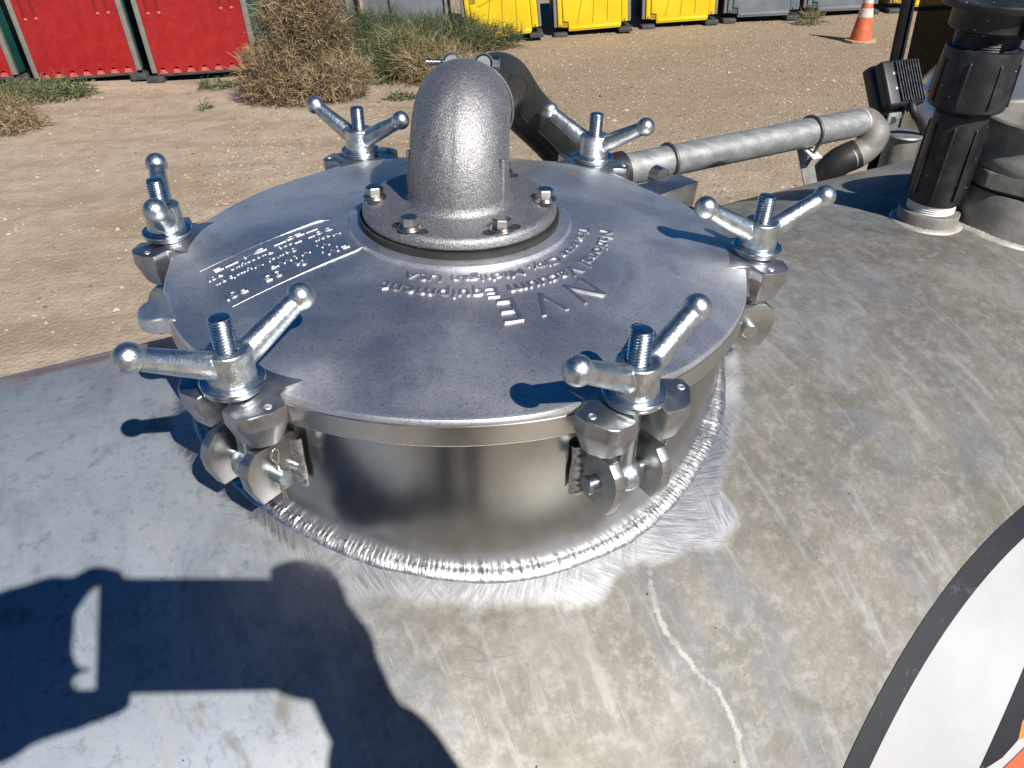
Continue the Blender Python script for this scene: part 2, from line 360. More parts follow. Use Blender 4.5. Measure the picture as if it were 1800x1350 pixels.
def prism(bm, top, bot, bev=0.0, seg=2):
    """solid between two outlines of equal count (lists of 3-vectors)"""
    A = [bm.verts.new(p) for p in top]; B = [bm.verts.new(p) for p in bot]; n = len(A)
    fs = [bm.faces.new(A), bm.faces.new(B[::-1])]
    for i in range(n): fs.append(bm.faces.new((A[i], B[i], B[(i + 1) % n], A[(i + 1) % n])))
    bmesh.ops.recalc_face_normals(bm, faces=fs)
    if bev > 0:
        es = [e for e in {e for f in fs for e in f.edges} if e.calc_face_angle(0) > R(22)]
        bmesh.ops.bevel(bm, geom=es, offset=bev, segments=seg, affect='EDGES', profile=0.5, clamp_overlap=True)
def ball(bm, c, r, n=24, sc=(1, 1, 1)):
    bmesh.ops.create_uvsphere(bm, u_segments=n, v_segments=n // 2 + 2, radius=r,
                              matrix=Matrix.Translation(c) @ Matrix.Diagonal((*sc, 1)))
def thread(bm, r, z0, z1, pitch=0.0026, dep=0.0015, n=28, cham=0.0014, M=None):
    """helical thread surface with a chamfered, closed top"""
    nz = int((z1 - z0) / pitch * 6); rows = []
    for j in range(nz + 1):
        z = z0 + (z1 - z0) * j / nz; row = []
        for i in range(n):
            th = 2 * PI * i / n; ph = (z / pitch - i / n) % 1.0
            rr = r - dep * (1 - abs(2 * ph - 1)); rr = min(rr, r - max(0, z - (z1 - cham)))
            row.append(bm.verts.new((rr * math.cos(th), rr * math.sin(th), z)))
        rows.append(row)
    for A, B in zip(rows, rows[1:]):
        for i in range(n): bm.faces.new((A[i], A[(i + 1) % n], B[(i + 1) % n], B[i]))
    rows.append([bm.verts.new((v.co.x * 0.8, v.co.y * 0.8, z1 + 0.0004)) for v in rows[-1]])
    for i in range(n): bm.faces.new((rows[-2][i], rows[-2][(i + 1) % n], rows[-1][(i + 1) % n], rows[-1][i]))
    bm.faces.new(rows[-1]); bm.faces.new(rows[0][::-1])
    if M is not None:
        for row in rows:
            for v in row: v.co = M @ v.co
def hexnut(bm, c, af, h, M=None, hole=0):
    r = af / math.sqrt(3) ; top = h
    prof = [(0, 0)]
    A = [bm.verts.new((r * math.cos(PI / 3 * i), r * math.sin(PI / 3 * i), 0)) for i in range(6)]
    B = [bm.verts.new((r * math.cos(PI / 3 * i), r * math.sin(PI / 3 * i), h * 0.86)) for i in range(6)]
    D = [bm.verts.new((r * .88 * math.cos(PI / 3 * i), r * .88 * math.sin(PI / 3 * i), h)) for i in range(6)]
    for i in range(6):
        j = (i + 1) % 6
        bm.faces.new((A[i], A[j], B[j], B[i])); bm.faces.new((B[i], B[j], D[j], D[i]))
    bm.faces.new(D); bm.faces.new(A[::-1])
    for v in A + B + D: v.co = (M @ (v.co + Vector(c))) if M is not None else v.co + Vector(c)
def loft(bm, layers, bev=0.0, seg=2):
    L = [[bm.verts.new(p) for p in lay] for lay in layers]; n = len(L[0]); fs = [bm.faces.new(L[0]), bm.faces.new(L[-1][::-1])]
    for A, B in zip(L, L[1:]):
        for i in range(n): fs.append(bm.faces.new((A[i], B[i], B[(i + 1) % n], A[(i + 1) % n])))
    bmesh.ops.recalc_face_normals(bm, faces=fs)
    if bev > 0:
        es = [e for e in {e for f in fs for e in f.edges} if e.calc_face_angle(0) > R(16)]
        bmesh.ops.bevel(bm, geom=es, offset=bev, segments=seg, affect='EDGES', profile=0.5, clamp_overlap=True)
def bake(o):
    dg = bpy.context.evaluated_depsgraph_get(); dg.update()
    return bpy.data.meshes.new_from_object(o.evaluated_get(dg))

# ------------------------------------------------------------------ tank
tank = thing('vacuum_tank', 'large oxidised aluminium vacuum tank with welded round manway neck', 'tank', loc=(0, 0, 0))
prof = []                                                             # section in (s, h) about the axis
for i in range(0, 121): a_ = PI * i / 120; prof.append((TR * math.sin(a_), TR * math.cos(a_)))
sec = [(-s, h) for s, h in prof[:0:-1]] + prof[:-1]
bm = bmesh.new(); rows = []
L0, L1 = -1.9, 2.2; als = [L0 + (L1 - L0) * i / 90 for i in range(91)]
for al in als: rows.append([bm.verts.new(TO + ta * al + tn * s + tb * h) for s, h in sec])
ns = len(sec)
for A, B in zip(rows, rows[1:]):
    for i in range(ns): bm.faces.new((A[i], A[(i + 1) % ns], B[(i + 1) % ns], B[i]))
for row, sg, al0 in ((rows[0], -1, L0), (rows[-1], 1, L1)):           # dished ends
    prev = row
    for k in (0.97, 0.9, 0.75, 0.5, 0.25, 0.05):
        off = 0.20 * math.sqrt(1 - k * k); cc = TO + ta * (al0 + sg * off)
        new = [bm.verts.new(cc + tn * s * k + tb * h * k) for s, h in sec]
        for i in range(ns): bm.faces.new((prev[i], prev[(i + 1) % ns], new[(i + 1) % ns], new[i]))
        prev = new
    bm.faces.new(prev)
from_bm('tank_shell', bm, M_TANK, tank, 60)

# neck
NR = 0.2755
bm = bmesh.new(); lay = bm.verts.layers.float.new('hweld'); rows = []
nn = 200
for j, f in enumerate([0, .1, .2, .3, .4, .5, .6, .7, .8, .85, .9, .95, 1.0]):
    row = []
    for i in range(nn):
        a_ = 2 * PI * i / nn; x, y = NR * math.cos(a_), NR * math.sin(a_); zb = tank_z(x, y)
        z = -0.031 + (zb - 0.01 + 0.031) * f
        v = bm.verts.new((x, y, z)); v[lay] = z - zb; row.append(v)
    rows.append(row)
inner = [[bm.verts.new((v.co.x * 0.965, v.co.y * 0.965, v.co.z)) for v in row] for row in (rows[0], rows[-1])]
for A, B in zip(rows, rows[1:]):
    for i in range(nn): bm.faces.new((A[i], A[(i + 1) % nn], B[(i + 1) % nn], B[i]))
for A, B in ((rows[0], inner[0]), (inner[0], inner[1]), (inner[1], rows[-1])):
    for i in range(nn): bm.faces.new((A[i], A[(i + 1) % nn], B[(i + 1) % nn], B[i]))
from_bm('manway_neck', bm, M_NECK, tank, 50)

def bead(path, nrms, rad, pitch, name, mat, parent, closed=True, jit=0.12, sub=6, seed=0, skew=1.9, depth=0.30):
    """stacked-dime weld bead: half-round with curved ripples. nrms = (side, up) per point"""
    rnd = random.Random(seed); P = [Vector(p) for p in path]
    S = [0]
    for a_, b_ in zip(P, P[1:] + ([P[0]] if closed else [])): S.append(S[-1] + (b_ - a_).length)
    tot = S[-1]; nst = int(tot / pitch) * sub
    amp = [1 + rnd.uniform(-jit, jit) for _ in range(int(tot / pitch) + 3)]
    bm = bmesh.new(); rows = []; nc = 10; idx = 0; Np = len(P)
    for j in range(nst + (0 if closed else 1)):
        s = tot * j / nst
        while idx < len(S) - 2 and S[idx + 1] < s: idx += 1
        f = (s - S[idx]) / max(1e-9, S[idx + 1] - S[idx]); i2 = (idx + 1) % Np
        c = P[idx].lerp(P[i2], f); sd = nrms[idx][0].lerp(nrms[i2][0], f).normalized(); up_ = nrms[idx][1].lerp(nrms[i2][1], f).normalized()
        wv = 1 + 0.22 * noise.noise(Vector((s * 45, seed, 0))); sw_ = s + .0035 * noise.noise(Vector((s * 70, seed, 9))); row = []
        for k in range(nc + 1):
            th = PI * k / nc; lat = math.cos(th)
            ph = sw_ / pitch + skew * lat * lat; kk = int(ph) % len(amp); fr_ = ph - math.floor(ph)
            rr = rad * wv * amp[kk] * (1 - depth * 0.5 + depth * (1 - fr_) ** 0.7)
            row.append(bm.verts.new(c + sd * lat * rad * wv * 1.05 + up_ * (math.sin(th) * rr * 0.62 - 0.0008)))
        rows.append(row)
    pairs = list(zip(rows, rows[1:])) + ([(rows[-1], rows[0])] if closed else [])
    for A, B in pairs:
        for k in range(nc): bm.faces.new((A[k], A[k + 1], B[k + 1], B[k]))
    return from_bm(name, bm, mat, parent, 50)
def ring_bead(cx, cy, r, rad, pitch, mat, seed, wob=0.001, arc=None, jit=.12):
    path = []; nr = []
    N = 240
    for i in range(N):
        a_ = -2 * PI * i / N; rr = r + wob * noise.noise(Vector((a_ * 4, seed, 1)))
        x, y = cx + rr * math.cos(a_), cy + rr * math.sin(a_); p = Vector((x, y, tank_z(x, y)))
        tnm = tank_n(p); rad_dir = Vector((math.cos(a_), math.sin(a_), 0)); rad_dir = (rad_dir - tnm * rad_dir.dot(tnm)).normalized()
        path.append(p); nr.append((rad_dir, (tnm - rad_dir * 0.35).normalized()))
    return bead(path, nr, rad, pitch, 'weld_bead', mat, tank, seed=seed, jit=jit)
ring_bead(0, 0, NR + 0.0045, 0.0078, 0.0050, M_WELD, 3, 0.0025, jit=.08)

# clevis plates welded to the neck, six pairs
BA = [-2.1087741 + i * PI / 3 for i in range(6)]
RB = 0.30
cp = [(.262, -.050), (.283, -.046), (.314, -.045), (.3225, -.052), (.3265, -.062), (.3250, -.076), (.317, -.095), (.262, -.099)]
for a_ in BA:
    Mz = Matrix.Rotation(a_, 4, 'Z')
    for sg in (-1, 1):
        bm = bmesh.new()
        prism(bm, [Mz @ Vector((r, sg * .022 - .0048, z)) for r, z in cp], [Mz @ Vector((r, sg * .022 + .0048, z)) for r, z in cp], .0012, 2)
        pl = from_bm('clevis_plate', bm, M_MACH, tank)
        path = [Mz @ Vector((NR + .002, sg * .029, -.050 - .050 * k / 14)) for k in range(15)]
        sd = Mz @ Vector((0, 1, 0)); up_ = Mz @ Vector((1, 0, 0))
        bead(path, [(sd, up_)] * 15, .0068, .0052, 'weld_bead', M_WELD, pl, closed=False, seed=int(a_ * 10) + sg, jit=.25)

# ------------------------------------------------------------------ manway lid
def zl(r): return .032 - .038 * (r / .283) ** 2
lid = thing('manway_lid', 'round cast aluminium manway lid with raised lettering, closed on the tank neck', 'lid', loc=(0, 0, 0))
bm = bmesh.new()
prf = [(0, .030), (.1085, .030), (.1095, .0295), (.1105, zl(.1105))]
for i in range(1, 26): r = .1105 + (.2815 - .1105) * i / 25; prf.append((r, zl(r)))
prf += [(.2835, -.0060), (.2850, -.0066), (.2862, -.0082), (.2866, -.0105), (.2866, -.0285), (.2858, -.0300), (.2700, -.0300), (.2640, -.024), (.1, .015), (0, .018)]
lathe(bm, prf, 360)
for v in bm.verts:
    r_ = math.hypot(v.co.x, v.co.y)
    if r_ > .13 and v.co.z > -.0075 and r_ < .2836 or (r_ > .13 and v.co.z > zl(min(r_, .283)) - .001 and r_ < .286):
        a_ = math.atan2(v.co.y, v.co.x); d_ = min(abs((a_ - b_ + PI) % (2 * PI) - PI) for b_ in BA)
        k = max(0, min(1, (r_ - .15) / .115)); k = k * k * (3 - 2 * k)
        v.co.z += .0036 * k * math.exp(-(d_ / .20) ** 4)
from_bm('cover_dish', bm, M_LID, lid, 30)
M_RIM = simple('turned_rim', (0.50, 0.49, 0.47), (0.66, 0.65, 0.62), 18, 1.0, 0.22, 0.36, 300, 0.12)
bm = bmesh.new()
lathe(bm, [(.2869, -.0108), (.2874, -.0116), (.2874, -.0290), (.2866, -.0303), (.2720, -.0306), (.2720, -.0285), (.2864, -.0280)], 220, closed=True)
from_bm('machined_rim', bm, M_RIM, lid, 30)
bm = bmesh.new()
lathe(bm, [(.2716, -.0308), (.2745, -.0309), (.2745, -.0336), (.2600, -.0336), (.2600, -.0308)], 160, closed=True)
from_bm('seal_ring', bm, M_GASK, lid, 30)
# six slotted lugs
half = [(.246, .045), (.262, .040), (.2805, .0335), (.2880, .0350), (.2960, .0495), (.3080, .0480), (.3225, .0375), (.3265, .0300), (.3250, .0125)]
slot = [(.3000, .0112), (.2940, .0095), (.2895, .0050)]
for a_ in BA:
    bm = bmesh.new(); Mz = Matrix.Rotation(a_, 4, 'Z')
    ol = half + slot; ol = [(r, y) for r, y in ol] + [(r, -y) for r, y in ol[::-1]]
    top = []; bot = []; midl = []
    for r, y in ol:
        zt_ = 0.0008 if r > .27 else max(0.0006, zl(math.hypot(r, y)) + .0004) - .0002 * 0
        if r > .318: zt_ -= .0022
        if r < .25: zt_ = zl(math.hypot(r, y)) - .001
        top.append(Mz @ Vector((r, y, zt_)))
        rb, yb, zb = r, y, -.030
        midl.append(Mz @ Vector((r, y, -.0135 if r > .285 else -.012)))
        if r > .285:
            if abs(y) > .02: yb = math.copysign(.030 + (abs(y) - .030) * .62, y); rb = .302 + (r - .302) * .66
            else: rb = .302 + (r - .302) * .7; yb = y * 1.22
            zb = -.0345
        bot.append(Mz @ Vector((rb, yb, zb)))
    loft(bm, [top, midl, bot], .0017, 2)
    lug = from_bm('slotted_lug', bm, M_LUG, lid, 40)
    # little dimples in the lug ears
    for sg in (-1, 1):
        bm = bmesh.new(); lathe(bm, [(.0034, .0008), (.0028, .0015), (.0020, .0010), (0, .0006)], 14, Mz @ Matrix.Translation((.3055, sg * .0405, 0)))
        from_bm('cast_dimple', bm, M_LID, lug, 60)
# pry tab at the left
bm = bmesh.new(); am = R(-152.8); Mz = Matrix.Rotation(am, 4, 'Z')
o_ = [(.280, .030), (.289, .024)] + [(.292 + .019 * math.cos(k), .021 * math.sin(k)) for k in [PI / 2 - PI * i / 10 for i in range(11)]] + [(.289, -.024), (.280, -.030)]
prism(bm, [Mz @ Vector((r, y, -.0045 - max(0, r - .30) * .25)) for r, y in o_], [Mz @ Vector((r * .998, y * .9, -.022)) for r, y in o_], .003, 3)
from_bm('pry_tab', bm, M_LID, lid, 40)
# hinge ears at the back right
bm = bmesh.new(); am = R(38.5); Mz = Matrix.Rotation(am, 4, 'Z')
for y0 in (-.006,):
    o_ = [(.272, -.020), (.345, -.017), (.345, .017), (.272, .020)]
    prism(bm, [Mz @ Vector((r, y, -.003)) for r, y in o_], [Mz @ Vector((r - .004, y, -.034)) for r, y in o_], .0018, 2)
from_bm('hinge_block', bm, M_MACH, lid, 40)
bm = bmesh.new()
tube(bm, [Mz @ Vector((.322, .022 + .014 * k, -.006)) for k in (0, 1)], .0125, 28)
for f in (-1,): pass
from_bm('hinge_knuckle', bm, M_MACH, lid, 40)

# raised lettering
def text_mesh(s, thin=-0.012):
    cu = bpy.data.curves.new('lettering', 'FONT'); cu.body = s; cu.size = 1; cu.offset = thin; cu.extrude = 0.0; cu.resolution_u = 3
    ob = bpy.data.objects.new('lettering', cu); col0.objects.link(ob)
    me = bake(ob); bpy.data.objects.remove(ob); bpy.data.curves.remove(cu)
    return me
def stroke_font(s):
    return text_mesh(s)
def put_text(name, s, fn, cap, width=None, parent=None, mat=None, hgt=.0007, thin=-0.012):
    """fn(u, v) -> 3D point on the surface for text coordinates in metres"""
    me = text_mesh(s, thin); bm = bmesh.new(); bm.from_mesh(me); bpy.data.meshes.remove(me)
    bmesh.ops.triangulate(bm, faces=bm.faces); bmesh.ops.subdivide_edges(bm, edges=[e for e in bm.edges if e.calc_length() > .25], cuts=2)
    xs = [v.co.x for v in bm.verts]; x0, x1 = min(xs), max(xs); k = cap / .70
    kx = (width / (x1 - x0)) if width else k
    r = bmesh.ops.extrude_face_region(bm, geom=bm.faces[:]); topv = {g for g in r['geom'] if isinstance(g, bmesh.types.BMVert)}
    for v in bm.verts:
        u_, v_ = (v.co.x - (x0 + x1) / 2) * kx, v.co.y * k
        v.co = fn(u_, v_, hgt if v in topv else -.0006)
    return from_bm(name, bm, mat or M_LID, parent, 30)
def arc_fn(rb, amid):
    def f(u_, v_, h):
        a_ = amid - u_ / (rb + .006); r = rb + v_; return Vector((r * math.cos(a_), r * math.sin(a_), zl(r) + h))
    return f
M_LET = simple('raised_letter_metal', (0.46, 0.465, 0.49), (0.58, 0.585, 0.61), 200, 1.0, 0.40, 0.52, 500, .2)
put_text('lettering', 'N V E', arc_fn(.1585, R(-59.5)), .031, .0905, lid, M_LET, .0020, -.008)
put_text('lettering', 'National Vacuum Equipment', arc_fn(.1400, R(-59)), .0135, R(110) * .147, lid, M_LET, .0015, .006)
put_text('lettering', 'Traverse City, Michigan USA', arc_fn(.1195, R(-57)), .0100, R(105) * .126, lid, M_LET, .0013, .006)
pd = Vector((-.8, -.6, 0)); pu = Vector((.6, -.8, 0)); pc = Vector((-.160, -.070, 0))
def plate_fn(du, dv):
    def f(u_, v_, h):
        p = pc + pd * (u_ + du) + pu * (v_ + dv); p.z = zl(p.length) + h; return p
    return f
put_text('lettering', 'F.V.   &   35   PSI', plate_fn(.008, .022), .0100, .120, lid, M_LET, .0011, .002)
put_text('lettering', 'V.  MAWP', plate_fn(-.010, .006), .0085, .060, lid, M_LET, .0009, .0)
put_text('lettering', 'Year     Serial Number', plate_fn(.004, -.007), .0070, .125, lid, M_LET, .0008, .0)
put_text('lettering', 'DOT  Test  Pressure  PSI', plate_fn(.006, -.021), .0065, .125, lid, M_LET, .0008, .0)
put_text('lettering', 'TEST DATE', plate_fn(.006, -.033), .0060, .105, lid, M_LET, .0008, .0)
M_SCR = simple('bright_scraped_edge', (0.74, 0.74, 0.74), (0.9, 0.9, 0.9), 300, 0.6, .35, .5, 500, .4)
for dv, side in ((.044, 1), (-.044, -1)):
    bm = bmesh.new(); pth = []; rs = []
    for i in range(61):
        u_ = -.064 + .132 * i / 60; vv = dv
        if i < 6: vv = dv - side * .006 * (1 - i / 6) ** 2
        p = pc + pd * u_ + pu * vv; p.z = zl(p.length) - .0002; pth.append(p)
        rs.append(.0004 + .0012 * max(0, 1 - i / 42) * (0.65 + .6 * random.random()) if i > 2 else .0006)
    tube(bm, pth, rs, 8)
    from_bm('plate_border', bm, M_SCR, lid, 60)

# ------------------------------------------------------------------ outlet elbow on the lid
elb = thing('outlet_elbow', 'cast aluminium elbow with a round bolted flange on the centre of the lid', 'elbow', loc=(0, 0, 0))
bm = bmesh.new(); lathe(bm, [(0, .0302), (.0985, .0302), (.0985, .0362), (0, .0362)], 120)
from_bm('gasket', bm, M_GASK, elb, 30)
bm = bmesh.new()
lathe(bm, [(.030, .0365), (.0925, .0365), (.0948, .0374), (.0956, .0395), (.0955, .0430), (.0945, .0458), (.0920, .0478), (.088, .0487), (.0560, .0490), (.0525, .0500), (.0500, .0530), (.0490, .0575), (.030, .0575)], 120, closed=True)
from_bm('flange', bm, M_ELB, elb, 50)
bm = bmesh.new(); path = [Vector((0, 0, .046)), Vector((0, 0, .052)), Vector((0, 0, .060)), Vector((0, 0, .067))]; rr = [.0490, .0487, .0485, .0483]
BR = .052
od = Vector((.02, 1, 0)).normalized()
for i in range(1, 17):
    a_ = R(110) * i / 16; path.append(Vector((0, 0, .067 + BR * math.sin(a_))) + od * (BR * (1 - math.cos(a_)))); rr.append(.0482 - .0012 * i / 16)
dout = (path[-1] - path[-2]).normalized()
path.append(path[-1] + dout * .012); rr.append(.0462)
path.append(path[-1] + dout * .03); rr.append(.0425)
rings = tube(bm, path, rr, 72, caps=False, up=Vector((1, 0, 0)))
for ring_ in rings:
    for v in ring_: pass
out_c = path[-1]
# faint mould facet down the front
for v in bm.verts:
    a_ = math.atan2(v.co.y, v.co.x)
    if v.co.y < .02 and -2.3 < a_ < -1.66: v.co += Vector((v.co.x, v.co.y, 0)).normalized() * (-.0007)
bmesh.ops.subdivide_edges(bm, edges=[e for e in bm.edges], cuts=1, use_grid_fill=True, smooth=0.0)
from_bm('elbow_body', bm, M_ELB, elb, 60)
for sg in (-1, 1):
    bm = bmesh.new(); aa = R(-90 + sg * (86 if sg < 0 else 62)); dirr = Vector((math.cos(aa), math.sin(aa), 0))
    tube(bm, [dirr * .0478 + Vector((0, 0, .055)), dirr * .0482 + Vector((0, 0, .075)), dirr * .0478 + Vector((0, 0, .097))], [.0026, .0026, .0022], 10)
    from_bm('casting_rib', bm, M_ELB, elb, 60)
hx = None
for k, dg_ in enumerate((-120, -60, 0, 60, 120, 180)):
    a_ = R(dg_ + 1); Mb = Matrix.Translation((.0835 * math.cos(a_), .0835 * math.sin(a_), .0490)) @ Matrix.Rotation(k * 1.1, 4, 'Z')
    if hx is None:
        bm = bmesh.new(); hexnut(bm, (0, 0, .0036), .0150, .0078); hx = from_bm('hex_bolt', bm, M_SS, elb, 25)
        bm = bmesh.new(); lathe(bm, [(.006, 0.0), (.0112, 0.0), (.0117, .0008), (.0112, .0018), (.0098, .0019), (.0102, .0030), (.0094, .0038), (.006, .0038)], 36, closed=True)
        ws = from_bm('washer', bm, M_SS, hx, 30); b = hx
        bm = bmesh.new(); 
        o_ = [(.0075 * math.cos(q), .0055 * math.sin(q)) for q in [PI / 2 + PI * i / 8 for i in range(9)]]
        o_ = [(x - .012, y) for x, y in o_] + [(x * -1 + .012, y) for x, y in o_[::-1]]
        o_ = [(x, y) for x, y in o_]
        prism(bm, [Vector((x, y, .0003)) for x, y in o_], [Vector((x, y, -.003)) for x, y in o_])
        sl_ = from_bm('bolt_slot', bm, M_GASK, hx, 30)
    else:
        b = hx.copy(); col0.objects.link(b); w2 = ws.copy(); col0.objects.link(w2); w2.parent = b; s2 = sl_.copy(); col0.objects.link(s2); s2.parent = b
        sl_cur = s2
    b.matrix_local = Mb
    sx_ = sl_ if k == 0 else s2
    sx_.matrix_local = Matrix.Rotation(-k * 1.1 + a_ + PI / 2, 4, 'Z')

# ------------------------------------------------------------------ swing bolts with wing nuts
sb = thing('swing_bolt', 'zinc plated swing bolt', 'bolt', loc=(0, 0, 0), group='swing bolts clamping the manway lid')
bm = bmesh.new()
thread(bm, .0088, .030, .0605, n=32)
lathe(bm, [(0, -.062), (.0078, -.062), (.0078, .032), (0, .032)], 24)
rod = from_bm('threaded_rod', bm, M_ZSM, sb, 50)
bm = bmesh.new(); ball(bm, (.0025, 0, -.0725), .0140, 28, (1, .95, 1))
from_bm('rod_eye', bm, M_ZINC, sb, 60)
nutp = bpy.data.objects.new('wing_nut', None); 
bm = bmesh.new()
lathe(bm, [(.0095, .0085), (.0180, .0085), (.0184, .0100), (.0176, .0200), (.0172, .0330), (.0164, .0348), (.0095, .0348)], 40, closed=True)
ARM = []
for sg in (-1, 1):
    p0_ = Vector((sg * .008, 0, .0215)); p1_ = Vector((sg * .065, 0, .0540)); d_ = (p1_ - p0_)
    tube(bm, [p0_ + d_ * k for k in (0, .2, .45, .75, .93)], [.0112, .0104, .0098, .0088, .0083], 24)
    ball(bm, p1_, .0112, 28)
    lathe(bm, [(0, -.0004), (.0078, -.0004), (.0078, .0012), (0, .0012)], 20, Matrix.Translation(p0_ + d_ * .86) @ d_.to_track_quat('Z', 'Y').to_matrix().to_4x4())
tmp = from_bm('wing_nut', bm, M_ZINC, None, None)
md = tmp.modifiers.new('r', 'REMESH'); md.mode = 'VOXEL'; md.voxel_size = .00085; md.use_smooth_shade = True
md = tmp.modifiers.new('s', 'SMOOTH'); md.factor = .5; md.iterations = 5
wm = bake(tmp); bpy.data.objects.remove(tmp)
wing = link('wing_nut', wm, None, sb, 60)
bm = bmesh.new()
lathe(bm, [(.0090, .0048), (.0236, .0048), (.0244, .0054), (.0244, .0075), (.0236, .0084), (.0180, .0088), (.0090, .0088)], 64, closed=True)
from_bm('washer', bm, M_ZSM, sb, 30)
bm = bmesh.new()
lathe(bm, [(.0090, .0011), (.0222, .0011), (.0230, .0017), (.0230, .0038), (.0222, .0046), (.0090, .0046)], 64, closed=True)
from_bm('washer', bm, M_ZSM, sb, 30)
bm = bmesh.new(); Ry = Matrix.Translation((0, 0, -.0725)) @ Matrix.Rotation(-PI / 2, 4, 'X')
lathe(bm, [(0, -.0365), (.0070, -.0365), (.0079, -.0358), (.0079, -.0330), (.0070, -.0322), (.0070, .0372), (.0062, .0385), (0, .0385)], 32, Ry)
from_bm('clevis_pin', bm, M_ZSM, sb, 30)
bm = bmesh.new()
pt = [(.0020, .0325, -.062), (.0030, .0330, -.0565), (.0065, .0335, -.0500), (.0045, .0340, -.0445), (.0005, .0340, -.0450), (-.0010, .0335, -.0510), (.0004, .0330, -.0570), (.0004, .0325, -.0650), (.0002, .0325, -.082), (-.0012, .0335, -.0990)]
tube(bm, smooth_path(pt, 5), .0012, 8)
tube(bm, smooth_path([(.0012, .0325, -.064), (.0016, .0325, -.082), (.0024, .0345, -.0960)], 5), .0011, 8)
from_bm('cotter_pin', bm, M_SS, sb, 60)
labels = ['near left swing bolt with wing nut, handle ball hanging over the bare tank at left',
          'near right swing bolt with wing nut, in front of the big raised letters',
          'right-hand swing bolt with wing nut, against the bare tank top',
          'back right swing bolt with wing nut, standing in front of the rubber hose',
          'back left swing bolt with wing nut, left of the outlet elbow, sandy ground behind',
          'far left swing bolt seen end on, its two wing handles lined up towards the camera']
PHI = [43.9, 43.0, 16.1, -27.4, -25.9, 110.4]
TILT = [(-1.2, 1.5), (0, -1), (0, 0), (0, 0), (0, 0), (-2.5, 0)]
for i, a_ in enumerate(BA):
    o = sb if i == 0 else copy_tree(sb)
    o.location = (RB * math.cos(a_), RB * math.sin(a_), 0); o.rotation_euler = (0, 0, a_)
    o['label'] = labels[i]
    wn = [k for k in bpy.data.objects if k.parent == o and k.name.startswith('wing_nut')][0]
    wn.rotation_euler = (0, 0, R(PHI[i]) - a_)
def at(u, v, d): return CAM + (c_f + c_r * ((u - 900) / FPX) - c_u * ((v - 675) / FPX)) * d
# ------------------------------------------------------------------ rubber hose and its clamp
hs = out_c - dout * .022
DD = -.24
hp = [hs, hs + dout * .035, at(880, 146, .98), at(921, 190, 1.06), at(960, 230, 1.13), at(1003, 274, 1.20), at(1052, 308, 1.32)]
PA, PB = at(1052, 308, 1.32), at(1512, 215, 1.80 + DD)
pdir = (PB - PA).normalized(); hp.append(PA + pdir * .05)
hpth = smooth_path(hp, 10); hr = [max(.0325, .0470 - .0150 * min(1, i / 26)) for i in range(len(hpth))]
bm = bmesh.new(); tube(bm, hpth, hr, 48)
hose = tag(from_bm('rubber_hose', bm, M_RUB, None, 60), 'thick black rubber hose bending down behind the cast outlet elbow', 'hose')
bm = bmesh.new(); rp = []
for i in range(14, len(hpth) - 6):
    T_ = (hpth[i + 1] - hpth[i - 1]).normalized(); V_ = (CAM - hpth[i]); V_ = (V_ - T_ * V_.dot(T_)).normalized(); W_ = T_.cross(V_)
    if W_.z > 0: W_ = -W_
    rp.append(hpth[i] + (V_ * .97 + W_ * .24).normalized() * (hr[i] - .0006))
tube(bm, rp, .0022, 8); from_bm('moulded_seam', bm, M_RUB, hose, 60)
cl = thing('hose_clamp', 'steel bolted band clamp round the hose end on top of the outlet elbow', 'clamp', loc=(0, 0, 0))
cc = hs + dout * .030; cx_ = Vector((1, 0, 0)); cz_ = cx_.cross(dout).normalized()
if cz_.z < 0: cz_ = -cz_
Mc = Matrix((cx_, -dout, cz_)).transposed().to_4x4(); Mc.translation = cc       # local z up, y towards the camera
rbm = bmesh.new(); n_ = 60; rws = []
for i in range(n_ + 1):
    a_ = R(103) + (2 * PI - R(26)) * i / n_; row = []
    for r, y in ((.0475, -.010), (.0490, -.010), (.0490, .010), (.0475, .010)): row.append(rbm.verts.new(Mc @ Vector((r * math.cos(a_), y, r * math.sin(a_)))))
    rws.append(row)
for A, B in zip(rws, rws[1:]):
    for k in range(4): rbm.faces.new((A[k], A[(k + 1) % 4], B[(k + 1) % 4], B[k]))
rbm.faces.new(rws[0]); rbm.faces.new(rws[-1][::-1])
from_bm('band', rbm, M_SS, cl, 40)
for x_ in (-.0165, .0165):
    bm = bmesh.new(); tube(bm, [Mc @ Vector((x_, -.013, .0455)), Mc @ Vector((x_, .013, .0455))], .0072, 24)
    from_bm('trunnion', bm, M_GALV, cl, 40)
    bm = bmesh.new()
    lp = [Mc @ Vector((x_ + .0092 * math.cos(q), 0, .0455 + .0092 * math.sin(q))) for q in [(-.3 + PI * 1.25 * k / 16) if x_ > 0 else (PI + .3 - PI * 1.25 * k / 16) for k in range(17)]]
    rws = []
    for p in lp:
        ctr = Mc @ Vector((x_, 0, .0455)); dd = (p - ctr).normalized(); yv = Mc.to_3x3() @ Vector((0, 1, 0))
        rws.append([bm.verts.new(p + dd * a + yv * b) for a, b in ((0, -.011), (.0014, -.011), (.0014, .011), (0, .011))])
    for A, B in zip(rws, rws[1:]):
        for k in range(4): bm.faces.new((A[k], A[(k + 1) % 4], B[(k + 1) % 4], B[k]))
    bm.faces.new(rws[0]); bm.faces.new(rws[-1][::-1])
    from_bm('band_loop', bm, M_SS, cl, 40)
bm = bmesh.new(); Mr = Mc @ Matrix.Translation((.029, 0, .0462)) @ Matrix.Rotation(-PI / 2, 4, 'Y')
thread(bm, .0036, 0, .074, pitch=.0013, dep=.0005, n=14, M=Mr)
from_bm('clamp_bolt', bm, M_SS, cl, 50)
bm = bmesh.new(); hexnut(bm, (0, 0, -.004), .012, .009, M=Mr)
from_bm('clamp_nut', bm, M_SS, cl, 30)
